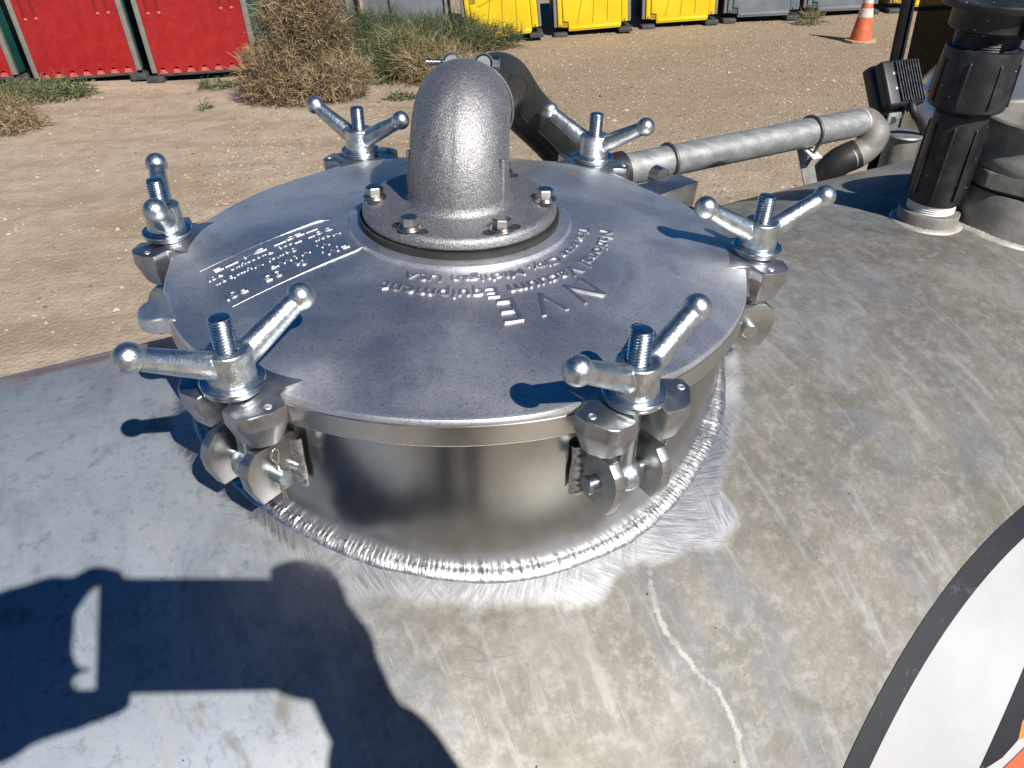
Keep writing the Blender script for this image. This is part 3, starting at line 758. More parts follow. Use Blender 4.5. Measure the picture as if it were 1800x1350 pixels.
# ------------------------------------------------------------------ aluminium pipe with bend and rubber sleeve
pp = thing('aluminium_pipe', 'dull aluminium pipe along the far side of the tank, bent down at the right', 'pipe', loc=(0, 0, 0))
e1 = PB; bm = bmesh.new(); tube(bm, [PA, PA.lerp(PB, .33), PA.lerp(PB, .66), PB], .0268, 48)
from_bm('straight_pipe', bm, M_PIPE, pp, 50)
bend = smooth_path([PB, PB + pdir * .022 + Vector((0, 0, -.004)), at(1538, 236, 1.80 + DD), at(1520, 262, 1.81 + DD), at(1492, 277, 1.81 + DD)], 8)
bm = bmesh.new(); tube(bm, bend, .0270, 40)
from_bm('pipe_bend', bm, M_FIT, pp, 60)
side = pdir.cross(Vector((0, 0, 1))).normalized(); upn = side.cross(pdir).normalized()
N_ = 60; bpth = [PB + (side * math.cos(2 * PI * i / N_) + upn * math.sin(2 * PI * i / N_)) * .0270 for i in range(N_)]
bnr = [(pdir, (side * math.cos(2 * PI * i / N_) + upn * math.sin(2 * PI * i / N_))) for i in range(N_)]
bead(bpth, bnr, .0028, .0045, 'weld_bead', M_WELD_OLD, pp, seed=5)
slv = smooth_path([at(1506, 270, 1.81 + DD), at(1470, 288, 1.82 + DD), at(1440, 325, 1.86 + DD), at(1425, 380, 1.9 + DD)], 8)
bm = bmesh.new(); tube(bm, slv, .0290, 36)
tag(from_bm('rubber_sleeve', bm, M_RUB, None, 60), 'short black rubber sleeve under the bent end of the aluminium pipe', 'hose')
# u-bolt clamps and the brackets on the tank
def pipe_support(pos_t, label, foot_out):
    c0 = PA.lerp(PB, pos_t); g = thing('pipe_clamp', label, 'clamp', loc=(0, 0, 0), group='u-bolt clamps holding the aluminium pipe')
    hv = Vector((-pdir.y, pdir.x, 0)).normalized(); uv_ = pdir.cross(hv).normalized()
    if uv_.z < 0: uv_ = -uv_
    tl = (uv_ * .93 - hv * .36).normalized(); tr_ = pdir.cross(tl).normalized()
    pts = [c0 + tr_ * .0290 * sg * 1 + tl * (-.055) for sg in (-1,)]
    pts += [c0 - tr_ * .0290 + tl * (-.02)] + [c0 + (-tr_ * math.cos(q) + tl * math.sin(q)) * .0290 for q in [PI * k / 14 for k in range(15)]] + [c0 + tr_ * .0290 + tl * (-.02), c0 + tr_ * .0290 - tl * .055]
    bm = bmesh.new(); tube(bm, pts, .0032, 14); from_bm('u_bolt', bm, M_STEELD, g, 60)
    bm = bmesh.new(); Mp = Matrix((tr_, pdir, tl)).transposed().to_4x4(); Mp.translation = c0 - tl * .0285
    box(bm, (0, 0, 0), (.088, .024, .0045), Mp, .0015)
    from_bm('saddle_plate', bm, M_WHITEPL, g, 35)
    for sg in (-1, 1):
        bm = bmesh.new(); hexnut(bm, (sg * .0290, 0, -.0075), .009, .0055, M=Mp); from_bm('nut', bm, M_STEELD, g, 30)
    # angle bracket welded to the tank
    a0 = c0 - tl * .031; s_ = (a0 - TO).dot(tn); al = (a0 - TO).dot(ta)
    foot = tank_pt(al + foot_out, math.asin(min(.95, max(-.95, (s_ - .02) / TR))), -.004)
    dr = (foot - a0)
    b = thing('pipe_bracket', 'angle bracket welded to the tank under ' + ('the left' if pos_t < .5 else 'the right') + ' pipe clamp', 'bracket', loc=(0, 0, 0), group='brackets under the pipe clamps')
    bm = bmesh.new()
    w_ = pdir * .018
    f_ = tr_ * .0022
    prism(bm, [a0 - w_ - f_, a0 + w_ - f_, foot + w_ * 1.1 - f_, foot - w_ * .8 - f_], [a0 - w_ + f_, a0 + w_ + f_, foot + w_ * 1.1 + f_, foot - w_ * .8 + f_], .0008, 1)
    from_bm('web_plate', bm, M_GALV, b, 35)
    bm = bmesh.new(); q_ = -tr_ * .028
    prism(bm, [a0 + w_ - f_, a0 + w_ + q_, foot + w_ * 1.1 + q_, foot + w_ * 1.1 - f_], [a0 + w_ * 1.18 - f_, a0 + w_ * 1.18 + q_, foot + w_ * 1.28 + q_, foot + w_ * 1.28 - f_], .0008, 1)
    from_bm('flange_plate', bm, M_WHITEPL, b, 35)
    return g
pipe_support(.235, 'left u-bolt clamp on the pipe, partly hidden by the lid hinge', .0)
pipe_support(.785, 'right u-bolt clamp on the pipe, standing clear above the tank edge', .02)

# ------------------------------------------------------------------ black plastic vent fitting
VX, VY = .634, .310; VS = .839
vz = -.184
vf = thing('vent_fitting', 'tall black ribbed plastic vent fitting screwed into a welded collar', 'pipe fitting', loc=(VX, VY, CAM.z * (1 - VS))); vf.scale = (VS,) * 3
def ribs(bm, r, z0, z1, n, wd, dp, off=0, taper=0):
    for i in range(n):
        a_ = 2 * PI * i / n + off; Mz = Matrix.Rotation(a_, 4, 'Z')
        prism(bm, [Mz @ Vector(p) for p in ((r - .002, -wd, z1), (r - .002, wd, z1), (r + dp * .6, wd, z1 - .004), (r + dp * .6, -wd, z1 - .004))],
              [Mz @ Vector(p) for p in ((r - .002, -wd, z0), (r - .002, wd, z0), (r + dp, wd, z0 + .002), (r + dp, -wd, z0 + .002))], .0006, 1)
bm = bmesh.new(); lathe(bm, [(.030, vz - .03), (.0475, vz - .03), (.0475, -.158), (.0465, -.1565), (.036, -.1560), (.030, -.158)], 64, closed=True)
cl_ = bpy.data.objects.new('x', None); bpy.data.objects.remove(cl_)
o = from_bm('pipe_collar', bm, M_FIT, tank, 40); o.location = (VX, VY, CAM.z * (1 - VS)); o.scale = (VS,) * 3
bm = bmesh.new(); thread(bm, .0372, -.159, -.138, pitch=.0036, dep=.0014, n=48, cham=0); from_bm('male_thread', bm, M_THREAD, vf, 50)
bm = bmesh.new(); lathe(bm, [(.025, -.141), (.0385, -.141), (.0400, -.1385), (.0405, -.03), (.0395, .002), (.0385, .006), (.025, .006)], 72, closed=True)
ribs(bm, .0400, -.130, -.012, 8, .0016, .0050, .25)
from_bm('lower_sleeve', bm, M_PLAS, vf, 35)
bm = bmesh.new(); thread(bm, .0405, .001, .014, pitch=.003, dep=.0014, n=48, cham=0); from_bm('coupling_thread', bm, M_PLAS, vf, 50)
bm = bmesh.new(); lathe(bm, [(.040, .0105), (.0520, .0105), (.0545, .013), (.0555, .030), (.0535, .092), (.0525, .0965), (.0490, .0975), (.0470, .0955), (.040, .0955)], 80, closed=True)
ribs(bm, .0535, .018, .084, 8, .0018, .0045, .1)
from_bm('upper_coupling', bm, M_PLAS, vf, 35)
bm = bmesh.new(); thread(bm, .0455, .094, .126, pitch=.0034, dep=.0014, n=48, cham=0); from_bm('cap_thread', bm, M_PLAS, vf, 50)
bm = bmesh.new(); lathe(bm, [(0, .1215), (.0560, .1215), (.0585, .124), (.0585, .1480), (.0600, .1505), (.0740, .1510), (.0750, .1525), (.0750, .1590), (.0730, .1610), (.02, .164), (0, .164)], 80)
from_bm('vent_cap', bm, M_PLAS, vf, 35)
for k in range(3):
    bm = bmesh.new(); lathe(bm, [(.050, .123 + .0100 * k), (.0690, .123 + .0100 * k), (.0700, .1245 + .0100 * k), (.0700, .1265 + .0100 * k), (.0690, .1275 + .0100 * k), (.050, .1275 + .0100 * k)], 30, None, R(-75), R(38), closed=True)
    from_bm('vent_fin', bm, M_PLAS, vf, 35)
bm = bmesh.new(); box(bm, (0, 0, 0), (.014, .004, .034), Matrix.Rotation(R(-76), 4, 'Z') @ Matrix.Translation((.064, 0, .136)), .0008)
from_bm('fin_web', bm, M_PLAS, vf, 35)
def small_ring_bead(x, y, r, seed, rad=.0075, pitch=.0075):
    path = []; nr = []; N = 120
    for i in range(N):
        a_ = 2 * PI * i / N; px_, py_ = x + r * math.cos(a_), y + r * math.sin(a_); p = Vector((px_, py_, tank_z(px_, py_)))
        tnm = tank_n(p); rd_ = Vector((math.cos(a_), math.sin(a_), 0)); path.append(p); nr.append((rd_, (tnm - rd_ * .3).normalized()))
    bead(path, nr, rad, pitch, 'weld_bead', M_WELD_OLD, tank, seed=seed, jit=.1, depth=.3)
small_ring_bead(VX, VY, .0500 * VS, 11, .0062, .0062)
# ------------------------------------------------------------------ hose adapter at the right edge
AX, AY = .764, .320; AS = .79; az = -.19
ad = thing('hose_adapter', 'wide weathered grooved hose adapter at the right edge, open at the top', 'hose adapter', loc=(AX, AY, CAM.z * (1 - AS))); ad.scale = (AS,) * 3
bm = bmesh.new(); lathe(bm, [(.085, az - .04), (.1130, az - .04), (.1130, -.142), (.1115, -.140), (.085, -.140)], 90, closed=True)
o = from_bm('pipe_collar', bm, M_FIT, tank, 40); o.location = (AX, AY, CAM.z * (1 - AS)); o.scale = (AS,) * 3
small_ring_bead(AX, AY, .1150 * AS, 13, .0072, .0070)
bm = bmesh.new(); lathe(bm, [(.08, -.1405), (.1085, -.1405), (.1085, -.130), (.08, -.130)], 90, closed=True); from_bm('gasket', bm, M_GASK, ad, 40)
bm = bmesh.new(); hx_ = []
for z_, rr_ in ((-.1325, .118), (-.1300, .1225), (-.108, .1225), (-.1055, .118)):
    hx_.append([bm.verts.new((min(rr_, .1125 / max(.5, math.cos(((2 * PI * i / 96 + .35) % (PI / 4)) - PI / 8))) * math.cos(2 * PI * i / 96), min(rr_, .1125 / max(.5, math.cos(((2 * PI * i / 96 + .35) % (PI / 4)) - PI / 8))) * math.sin(2 * PI * i / 96), z_)) for i in range(96)])
for A, B in zip(hx_, hx_[1:]):
    for i in range(96): bm.faces.new((A[i], A[(i + 1) % 96], B[(i + 1) % 96], B[i]))
bm.faces.new(hx_[0][::-1]); bm.faces.new(hx_[-1])
from_bm('octagon_collar', bm, M_FIT, ad, 25)
bm = bmesh.new(); lathe(bm, [(.090, -.107), (.1120, -.107), (.1140, -.100), (.1130, -.090), (.1100, -.084), (.1065, -.078), (.1045, -.070), (.1048, -.060), (.1075, -.051), (.1110, -.046), (.1120, -.040), (.1110, -.030), (.1080, -.0275), (.1000, -.0285), (.0965, -.032), (.0940, -.060), (.090, -.100)], 96, closed=True)
from_bm('grooved_neck', bm, M_FIT, ad, 35)

# ------------------------------------------------------------------ work light on its stand
wl = thing('work_light', 'square black work light with ribbed back, tilted on a small bracket', 'work light')
lc = at(1573, 152, 1.594); xa = (at(1609, 144, 1.594) - at(1538, 158, 1.594)).normalized(); za = (at(1566, 110, 1.594) - at(1581, 192, 1.594)).normalized()
za = (za - xa * za.dot(xa)).normalized(); 
nb = xa.cross(za); nb = nb if nb.dot(c_f) < 0 else -nb
# turn the lamp so its left flank shows
Ml = Matrix((xa, za, xa.cross(za))).transposed(); Ml = Ml @ Matrix.Rotation(R(15), 3, 'Y')
if (Ml @ Vector((0, 0, 1))).dot(c_f) > 0: sgz = -1
else: sgz = 1
Ml = Ml.to_4x4() @ Matrix.Scale(.937, 4); Ml.translation = lc; wl.matrix_world = Ml
bm = bmesh.new(); box(bm, (0, 0, -sgz * .018), (.098, .104, .034), None, .008, 3); from_bm('bezel', bm, M_LAMP, wl, 40)
bm = bmesh.new(); box(bm, (.002, 0, sgz * .010), (.092, .098, .030), None, .006, 3); from_bm('housing', bm, M_LAMP, wl, 40)
M_FIN = simple('worn_fin', (.05, .052, .058), (.16, .165, .17), 90, .4, .4)
for k in range(9):
    bm = bmesh.new(); box(bm, (-.014 + k * .0070, .0, sgz * .026), (.0022, .086, .012), None, .0005, 1); from_bm('cooling_fin', bm, M_FIN, wl, 40)
M_CHIP = simple('chipped_metal', (.35, .36, .38), (.5, .5, .5), 200, .8, .4)
for x_, y_ in ((-.019, .020), (-.019, -.012), (.046, .018), (.046, -.018)):
    bm = bmesh.new(); lathe(bm, [(.0032, 0), (.0032, .003), (0, .0032)], 12, Matrix.Translation((x_, y_, sgz * .022)) @ (Matrix.Rotation(PI, 4, 'X') if sgz < 0 else ident())); from_bm('screw_head', bm, M_CHIP, wl, 40)
bm = bmesh.new(); box(bm, (0, 0, -sgz * .0355), (.086, .092, .002), None, .0008, 1); from_bm('lens', bm, simple('lamp_lens', (.5, .52, .55), None, 20, 0, .1), wl, 40)
cb = at(1569, 214, 1.587); cp_ = at(1585, 226, 1.601)
bm = bmesh.new(); box(bm, (0, 0, 0), (.034, .006, .040), Matrix.Translation(cb) @ Matrix.Rotation(R(20), 4, 'Z') @ Matrix.Scale(.937, 4), .004); 
o = from_bm('mount_bracket', bm, M_GALV, None, 40); o.parent = wl; o.matrix_parent_inverse = Ml.inverted()
bm = bmesh.new(); tube(bm, [cb + Vector((-.004, -.008, .006)), cb + Vector((.028, .028, .011))], .0066, 16)
o = from_bm('pivot_bolt', bm, M_GALV, None, 40); o.parent = wl; o.matrix_parent_inverse = Ml.inverted()
bm = bmesh.new(); tube(bm, smooth_path([at(1600, 165, 1.587), at(1606, 195, 1.572), at(1622, 225, 1.609), at(1636, 275, 1.668)], 8), .0080, 14)
o = from_bm('cable', bm, M_RUB, None, 60); o.parent = wl; o.matrix_parent_inverse = Ml.inverted()
stt = thing('round_port', 'capped grey port pipe standing below the work light at the bent pipe end', 'pipe stub', loc=tuple(at(1590, 232, 1.631)))
bm = bmesh.new(); lathe(bm, [(0, -.30), (.032, -.30), (.032, -.006), (0, -.006)], 48); from_bm('stub_pipe', bm, M_FIT, stt, 40)
bm = bmesh.new(); lathe(bm, [(0, -.006), (.037, -.008), (.0385, -.005), (.037, -.002), (.020, .000), (0, .000)], 48); from_bm('cover_plate', bm, M_GALV, stt, 40)

# ------------------------------------------------------------------ ground frame
UP = Vector((-0.06324249, 0.02645791, 0.99764742)).normalized()
EX = Vector((0, 1, 0)).cross(UP).normalized(); EY = UP.cross(EX)
HC = 2.42; GO = CAM - UP * HC
MG = Matrix((EX, EY, UP)).transposed().to_4x4(); MG.translation = GO
def gm(X, Y, Z=0, rz=0, lean=0): return MG @ Matrix.Translation((X, Y, Z)) @ Matrix.Rotation(rz, 4, 'Z') @ Matrix.Rotation(lean, 4, 'Y')
t = NT('sandy_ground')
a1 = t.noise(.5, 6, .6, dist=.4); a2 = t.noise(4, 7, .7); a3 = t.noise(38, 5, .75); a4 = t.vor(26, out='Distance'); a5 = t.vor(60, out='Color')
sep = t.t.nodes.new('ShaderNodeSeparateXYZ'); t.t.links.new(t.obj, sep.inputs[0])
c = t.mix(t.ss(a2, .3, .7), (.345, .275, .205), (.47, .39, .30))
dr_ = t.noise(1, 6, .65, vec=t.scale((.45, 2.2, 1)), dist=.6)
c = t.mix(t.math('MULTIPLY', t.ss(dr_, .50, .64), .5), c, (.27, .20, .14))
c = t.mix(t.math('MULTIPLY', t.ss(dr_, .46, .34), .4), c, (.54, .455, .36))
gravel = t.math('MULTIPLY', t.ss(t.math('ADD', sep.outputs[1], t.math('MULTIPLY', a1, 5.0)), 8.0, 12.5), t.ss(sep.outputs[0], -3.5, .5))
c = t.mix(t.math('MULTIPLY', gravel, .7), c, (.27, .205, .14))
c = t.mix(t.math('MULTIPLY', t.ss(a1, .52, .68), .55), c, (.30, .215, .135))
c = t.mix(t.math('MULTIPLY', t.ss(a3, .5, .75), t.lerp(gravel, .25, .6)), c, (.62, .52, .40))
c = t.mix(t.math('MULTIPLY', t.ss(a3, .48, .28), t.lerp(gravel, .35, .8)), c, (.17, .12, .08))
M_GR = t.set(color=c, rough=.95, spec=.1, normal=t.bump(t.math('ADD', a3, t.math('MULTIPLY', a4, .5)), .7, .02))
def gcoords(): 
    v = []; x = 0; st = .35
    while x < 400: v.append(x); st = .35 if x < 16 else st * 1.35; x += st
    v.append(900); return [-k for k in v[:0:-1]] + v
xs = gcoords()
def gz(x, y): 
    f = 1 if abs(x) < 20 and abs(y) < 20 else 0
    return f * (.035 * noise.noise(Vector((x * .5, y * .5, 0))) + .012 * noise.noise(Vector((x * 2.3, y * 2.3, 5))))
bm = bmesh.new(); grid = [[bm.verts.new((x, y, gz(x, y))) for x in xs] for y in xs]
for A, B in zip(grid, grid[1:]):
    for i in range(len(xs) - 1): bm.faces.new((A[i], A[i + 1], B[i + 1], B[i]))
g_ = from_bm('ground', bm, M_GR, None, 60); g_.matrix_world = MG; tag(g_, kind='structure')
# loose stones
M_ST = [simple('pebble_tan', (.40, .31, .22), (.55, .46, .35), 8, 0, .9), simple('pebble_dark', (.13, .095, .065), (.24, .18, .13), 8, 0, .9), simple('pebble_pale', (.44, .37, .28), (.54, .46, .36), 8, 0, .9)]
rnd = random.Random(5); V = []; F = []; MI = []
for i in range(26000):
    if i < 19500: X = rnd.uniform(-3.5, 8); Y = rnd.uniform(6, 14.6)
    else: X = rnd.uniform(-9, 4); Y = rnd.uniform(3.0, 13)
    s_ = abs(rnd.gauss(0, .006)) + .0035 if i < 25850 else rnd.uniform(.015, .035); b0 = len(V); q0 = rnd.uniform(0, 6.28)
    for k in range(4): V.append((X + s_ * math.cos(q0 + k * 1.57) * rnd.uniform(.7, 1.3), Y + s_ * math.sin(q0 + k * 1.57) * rnd.uniform(.7, 1.3), gz(X, Y) + s_ * .1))
    V.append((X, Y, gz(X, Y) + s_ * rnd.uniform(.5, .9))); V.append((X, Y, gz(X, Y) - s_ * .4)); m_ = rnd.choice((0, 0, 0, 1, 1, 2))
    for k in range(4): F.append((b0 + k, b0 + (k + 1) % 4, b0 + 4)); F.append((b0 + (k + 1) % 4, b0 + k, b0 + 5)); MI += [m_, m_]
me = bpy.data.meshes.new('gravel'); me.from_pydata(V, [], F); me.update()
gv = link('gravel', me, M_ST, None, None); me.polygons.foreach_set('material_index', MI); gv.matrix_world = MG
tag(gv, 'loose tan and brown gravel scattered over the sandy yard', 'gravel', kind='stuff')

# ------------------------------------------------------------------ portable toilets
M_RED = simple('red_plastic', (.29, .007, .009), (.35, .013, .013), 5, 0, .42, .55, 60, .1, .002, dust=((.34, .10, .08), .18))
M_TEAL = simple('dark_teal_plastic', (.006, .055, .050), (.010, .08, .07), 5, 0, .45)
M_POST = simple('grey_corner_post', (.19, .18, .16), (.25, .24, .215), 8, 0, .6)
M_SKID = simple('dark_skid_plastic', (.035, .037, .04), (.07, .07, .072), 10, 0, .6)
M_YEL = simple('yellow_plastic', (.78, .54, .012), (.84, .60, .02), 4, 0, .42, .5, 60, .08, .002)
M_NAVY = simple('navy_plastic', (.010, .012, .05), (.016, .018, .07), 6, 0, .5)
M_GREYP = simple('grey_blue_plastic', (.15, .175, .20), (.20, .225, .25), 5, 0, .5, .6, 60, .1, .002)
M_RAISE = simple('bronze_moulding', (.17, .12, .07), (.2, .15, .1), 5, 0, .6)
M_LINE = simple('moulded_groove_yellow', (.34, .22, .02), None, 5, 0, .6)
M_LINEG = simple('moulded_groove_grey', (.07, .08, .09), None, 5, 0, .6)
M_ROOFW = simple('white_roof_plastic', (.6, .6, .58), (.7, .7, .68), 5, 0, .5)
def part(name, bm, m, parent, ang=35): return from_bm(name, bm, m, parent, ang)
def red_toilet(mat, label, w=1.58, d=1.2, h=2.25):
    g = thing('portable_toilet', label, 'portable toilet', mat4=mat, group='red portable toilets seen from behind')
    bm = bmesh.new(); box(bm, (0, d / 2 + .03, .06 + h / 2), (w - .10, d - .06, h - .1), None, .01); part('side_walls', bm, M_TEAL, g)
    # red back panel with a scalloped foot
    bm = bmesh.new(); n = 140; x0 = -w / 2 + .085; x1 = w / 2 - .085; top = []; low = []
    for i in range(n + 1):
        x = x0 + (x1 - x0) * i / n; ph = (i / n * 7.0) % 1.0; zz = .115 + .075 * max(0, math.sin(PI * min(1, max(0, (ph - .16) / .62)))) ** .8
        low.append((x, zz))
    for (xa_, za_), (xb_, zb_) in zip(low, low[1:]):
        pass
    fr = [[bm.verts.new((x, -.012, z)) for x, z in low], [bm.verts.new((x, -.012, .30)) for x, z in low], [bm.verts.new((x, -.012, h - .05)) for x, z in low],
          [bm.verts.new((x, .045, h - .05)) for x, z in low], [bm.verts.new((x, .045, z)) for x, z in low]]
    for a, b in list(zip(fr, fr[1:])) + [(fr[-1], fr[0])]:
        for i in range(n): bm.faces.new((a[i], a[i + 1], b[i + 1], b[i]))
    bm.faces.new([r[0] for r in fr]); bm.faces.new([r[-1] for r in fr][::-1])
    pn = part('back_panel', bm, M_RED, g, 30)
    for x in (-.60, -.45, .42, .57):
        bm = bmesh.new(); z0, z1 = .92, 1.18
        o_ = [(x + .030 * math.cos(q), z1 + .03 * math.sin(q)) for q in [PI * k / 8 for k in range(9)]] + [(x - .018, z0)] + [(x + .028 * math.cos(q), z0 - .01 + .03 * math.sin(q)) for q in [PI + PI * k / 6 for k in range(7)]] + [(x + .018, z0)]
        prism(bm, [Vector((a, -.0125, b)) for a, b in o_], [Vector((a, -.0165, b)) for a, b in o_], .001, 1)
        part('moulded_slot', bm, M_REDD, pn)
        bm = bmesh.new(); ball(bm, (x + .005, -.016, z0 - .015), .026, 12, (1, .3, .8)); part('moulded_boss', bm, M_REDL, pn)
    bm = bmesh.new(); box(bm, (0, .02, .118), (w - .16, .05, .085)); part('foot_recess', bm, M_REDL2, g)
    for sg in (-1, 1):
        bm = bmesh.new(); box(bm, (sg * (w / 2 - .042), .02, .08 + h / 2), (.072, .075, h - .08), None, .008); part('corner_post', bm, M_POST, g)
        bm = bmesh.new(); box(bm, (sg * (w / 2 - .05), .16, .04), (.24, .50, .085), None, .012); part('skid_foot', bm, M_SKID, g)
    bm = bmesh.new(); box(bm, (0, .02, .088), (w - .14, .09, .036), None, .006); part('base_beam', bm, M_SKID, g)
    bm = bmesh.new(); box(bm, (0, d / 2, h + .03), (w, d + .05, .10), None, .03); part('roof', bm, M_ROOFW, g)
    return g
M_REDD = simple('deep_red_plastic', (.20, .006, .008), None, 5, 0, .6)
M_REDL = simple('worn_pink_red_plastic', (.62, .10, .09), None, 5, 0, .5)
M_REDL2 = simple('faded_red_plastic', (.50, .06, .055), (.60, .16, .14), 30, 0, .5)
def front_toilet(mat, label, body, line, side, w=1.26, d=1.2, h=2.25, group='yellow portable toilets in a row', plain=False):
    g = thing('portable_toilet', label, 'portable toilet', mat4=mat, group=group)
    bm = bmesh.new(); box(bm, (0, d / 2 + .05, .08 + h / 2), (w - .06, d - .06, h - .1), None, .01); part('side_walls', bm, side, g)
    for sg in (-1, 1):
        bm = bmesh.new(); box(bm, (sg * (w / 2 - .028), .025, .10 + h / 2), (.05, .08, h - .12), None, .01); part('corner_post', bm, M_POST if not plain else M_GREYP, g)
        bm = bmesh.new(); box(bm, (sg * (w / 2 - .10), .14, .045), (.22, .46, .07), None, .012); part('skid_foot', bm, M_SKID, g)
        bm = bmesh.new(); box(bm, (sg * (w / 2 - .105), .005, .11 + h / 2), (.10 if sg > 0 else .075, .06, h - .10), None, .012); jb = part('door_jamb', bm, body, g)
        bm = bmesh.new(); lathe(bm, [(.018, 0), (.018, .006), (0, .006)], 12, Matrix.Translation((sg * (w / 2 - .105), -.026, .19)) @ Matrix.Rotation(PI / 2, 4, 'X')); part('screw', bm, line, jb)
    # door with stepped hinge edge
    hw = w / 2; o_ = [(-hw + .235, .09), (-hw + .235, .235), (-hw + .150, .245), (-hw + .150, .60), (-hw + .235, .61), (-hw + .235, 1.20), (-hw + .15, 1.21), (-hw + .15, 1.6), (-hw + .235, 1.61), (-hw + .235, h - .1), (hw - .165, h - .1), (hw - .165, .12), (hw - .19, .085)]
    bm = bmesh.new(); prism(bm, [Vector((x, -.045, z)) for x, z in o_], [Vector((x, .03, z)) for x, z in o_], .010, 2); dr = part('door', bm, body, g)
    bm = bmesh.new(); o2 = [(-hw + .14, .08), (-hw + .14, 2.1), (-hw + .25, 2.1), (-hw + .25, .08)]
    box(bm, (-hw + .19, .0, h / 2 + .05), (.09, .05, h - .2)); part('door_gap', bm, line, g)
    bm = bmesh.new(); box(bm, (.03, -.048, .135), (w - .46, .012, .045), None, .008); part('kick_ledge', bm, body, dr)
    if not plain:
        for x, lean_, z1 in ((-.17, .05, .80), (.03, .02, 1.2), (.25, .01, 1.2)):
            bm = bmesh.new(); tube(bm, [Vector((x - lean_ * 1.6, -.0455, .20)), Vector((x, -.0458, .55)), Vector((x + lean_, -.0455, z1))], .0055, 6); part('door_groove', bm, line, dr)
        bm = bmesh.new(); tube(bm, smooth_path([(-.36, -.0455, .56), (-.20, -.0458, .62), (-.06, -.0458, .76), (.02, -.0455, .98)], 6), .0055, 6); part('door_groove', bm, line, dr)
        bm = bmesh.new(); o_ = [(-.37, .57)] + [(x, z) for x, z in ((-.20, .63), (-.07, .77), (.01, .98), (.02, 1.3), (-.37, 1.3))]
        prism(bm, [Vector((x, -.050, z)) for x, z in o_], [Vector((x, -.044, z)) for x, z in o_], .002, 1); part('door_relief', bm, body, dr)
    bm = bmesh.new(); box(bm, (0, d / 2, h + .05), (w, d + .05, .10), None, .03); part('roof', bm, M_ROOFW, g)
    return g
red_toilet(gm(-6.46, 12.02, 0, R(3), R(-1.5)), 'red portable toilet, middle of the three red ones, clear of the brown bush')
red_toilet(gm(-4.70, 11.98, 0, R(2), R(-1.0)), 'red portable toilet partly hidden by the big dry bush')
red_toilet(gm(-8.36, 12.10, 0, R(3), R(-1.5)), 'red portable toilet cut by the left edge behind the green weeds')
Y3 = [(-.42, 13.72, 4, 'yellow portable toilet with weeds in front, nearest the black hose'), (1.03, 13.98, 2, 'yellow portable toilet, middle of the three above the back wing nuts'), (2.49, 14.30, 1, 'yellow portable toilet standing directly left of the grey ones')]
for X, Y, l_, lb in Y3: front_toilet(gm(X, Y, 0, R(3), R(-l_)), lb, M_YEL, M_LINE, M_NAVY)
front_toilet(gm(3.86, 14.45, 0, R(2), 0), 'grey portable toilet between the last yellow one and the other grey one', M_GREYP, M_LINEG, M_REDD, group='grey portable toilets in the back row', plain=True)
front_toilet(gm(5.22, 14.62, 0, R(2), 0), 'grey portable toilet directly behind the orange traffic cone', M_GREYP, M_LINEG, M_REDD, group='grey portable toilets in the back row', plain=True)
front_toilet(gm(6.66, 14.66, 0, R(2), 0), 'yellow portable toilet right of the cone, partly behind tinted glass', M_YEL, M_LINE, simple('amber_plastic', (.45, .22, .01), None, 5, 0, .5))
def plain_unit(mat, label, w):
    g = thing('portable_toilet', label, 'portable toilet', mat4=mat, group='blue grey portable toilets behind the weeds')
    bm = bmesh.new(); box(bm, (0, .6, 1.18), (w - .04, 1.15, 2.2), None, .01); part('wall', bm, M_GREYP, g)
    for sg in (-1, 1):
        bm = bmesh.new(); box(bm, (sg * (w / 2 - .03), .02, 1.18), (.055, .08, 2.22), None, .01); part('corner_post', bm, M_POST, g)
    bm = bmesh.new(); box(bm, (0, .6, .045), (w, 1.1, .08), None, .01); part('skid_base', bm, M_SKID, g)
    bm = bmesh.new(); box(bm, (-w * .18, -.0, 1.2), (.02, .05, 2.1)); part('wall_groove', bm, M_LINEG, g)
    bm = bmesh.new(); box(bm, (0, .6, 2.34), (w, 1.2, .1), None, .03); part('roof', bm, M_ROOFW, g)
plain_unit(gm(-1.98, 13.95, 0, R(2), R(-1)), 'blue grey portable toilet with green weeds growing against its base', 1.36)
plain_unit(gm(-3.50, 13.60, 0, R(2), R(-1)), 'blue grey portable toilet mostly hidden behind the big brown bush', 1.36)
front_toilet(gm(-4.95, 13.62, 0, R(2), R(-2)), 'yellow portable toilet showing only a sliver between red toilet and bush', M_YEL, M_LINE, M_NAVY, group='yellow portable toilets in a row')

# ------------------------------------------------------------------ cone
M_ORG = simple('faded_orange_rubber', (.50, .085, .022), (.62, .14, .05), 9, 0, .6, dust=((.42, .22, .13), .5))
M_CW = simple('worn_white_band', (.50, .46, .42), (.66, .63, .58), 20, 0, .5)
M_CB = simple('dusty_cone_base', (.40, .24, .15), (.45, .32, .22), 20, 0, .8)
cn = thing('traffic_cone', 'faded orange traffic cone with a torn white band on the gravel', 'traffic cone', mat4=gm(4.82, 12.45, .0, R(20), R(2)))
bm = bmesh.new(); lathe(bm, [(.155, .03), (.150, .045), (.040, .72), (.034, .735), (.03, .72)], 40); part('cone_body', bm, M_ORG, cn)
bm = bmesh.new(); lathe(bm, [(.1065, .335), (.0885, .452)], 40); part('reflective_band', bm, M_CW, cn)
bm = bmesh.new(); lathe(bm, [(.0765, .515), (.060, .62)], 40); part('reflective_band', bm, M_CW, cn)
bm = bmesh.new(); prism(bm, [Vector((.23 * math.cos(k * PI / 4 + PI / 8), .23 * math.sin(k * PI / 4 + PI / 8), .032)) for k in range(8)], [Vector((.235 * math.cos(k * PI / 4 + PI / 8), .235 * math.sin(k * PI / 4 + PI / 8), .004)) for k in range(8)], .006); part('base', bm, M_CB, cn)

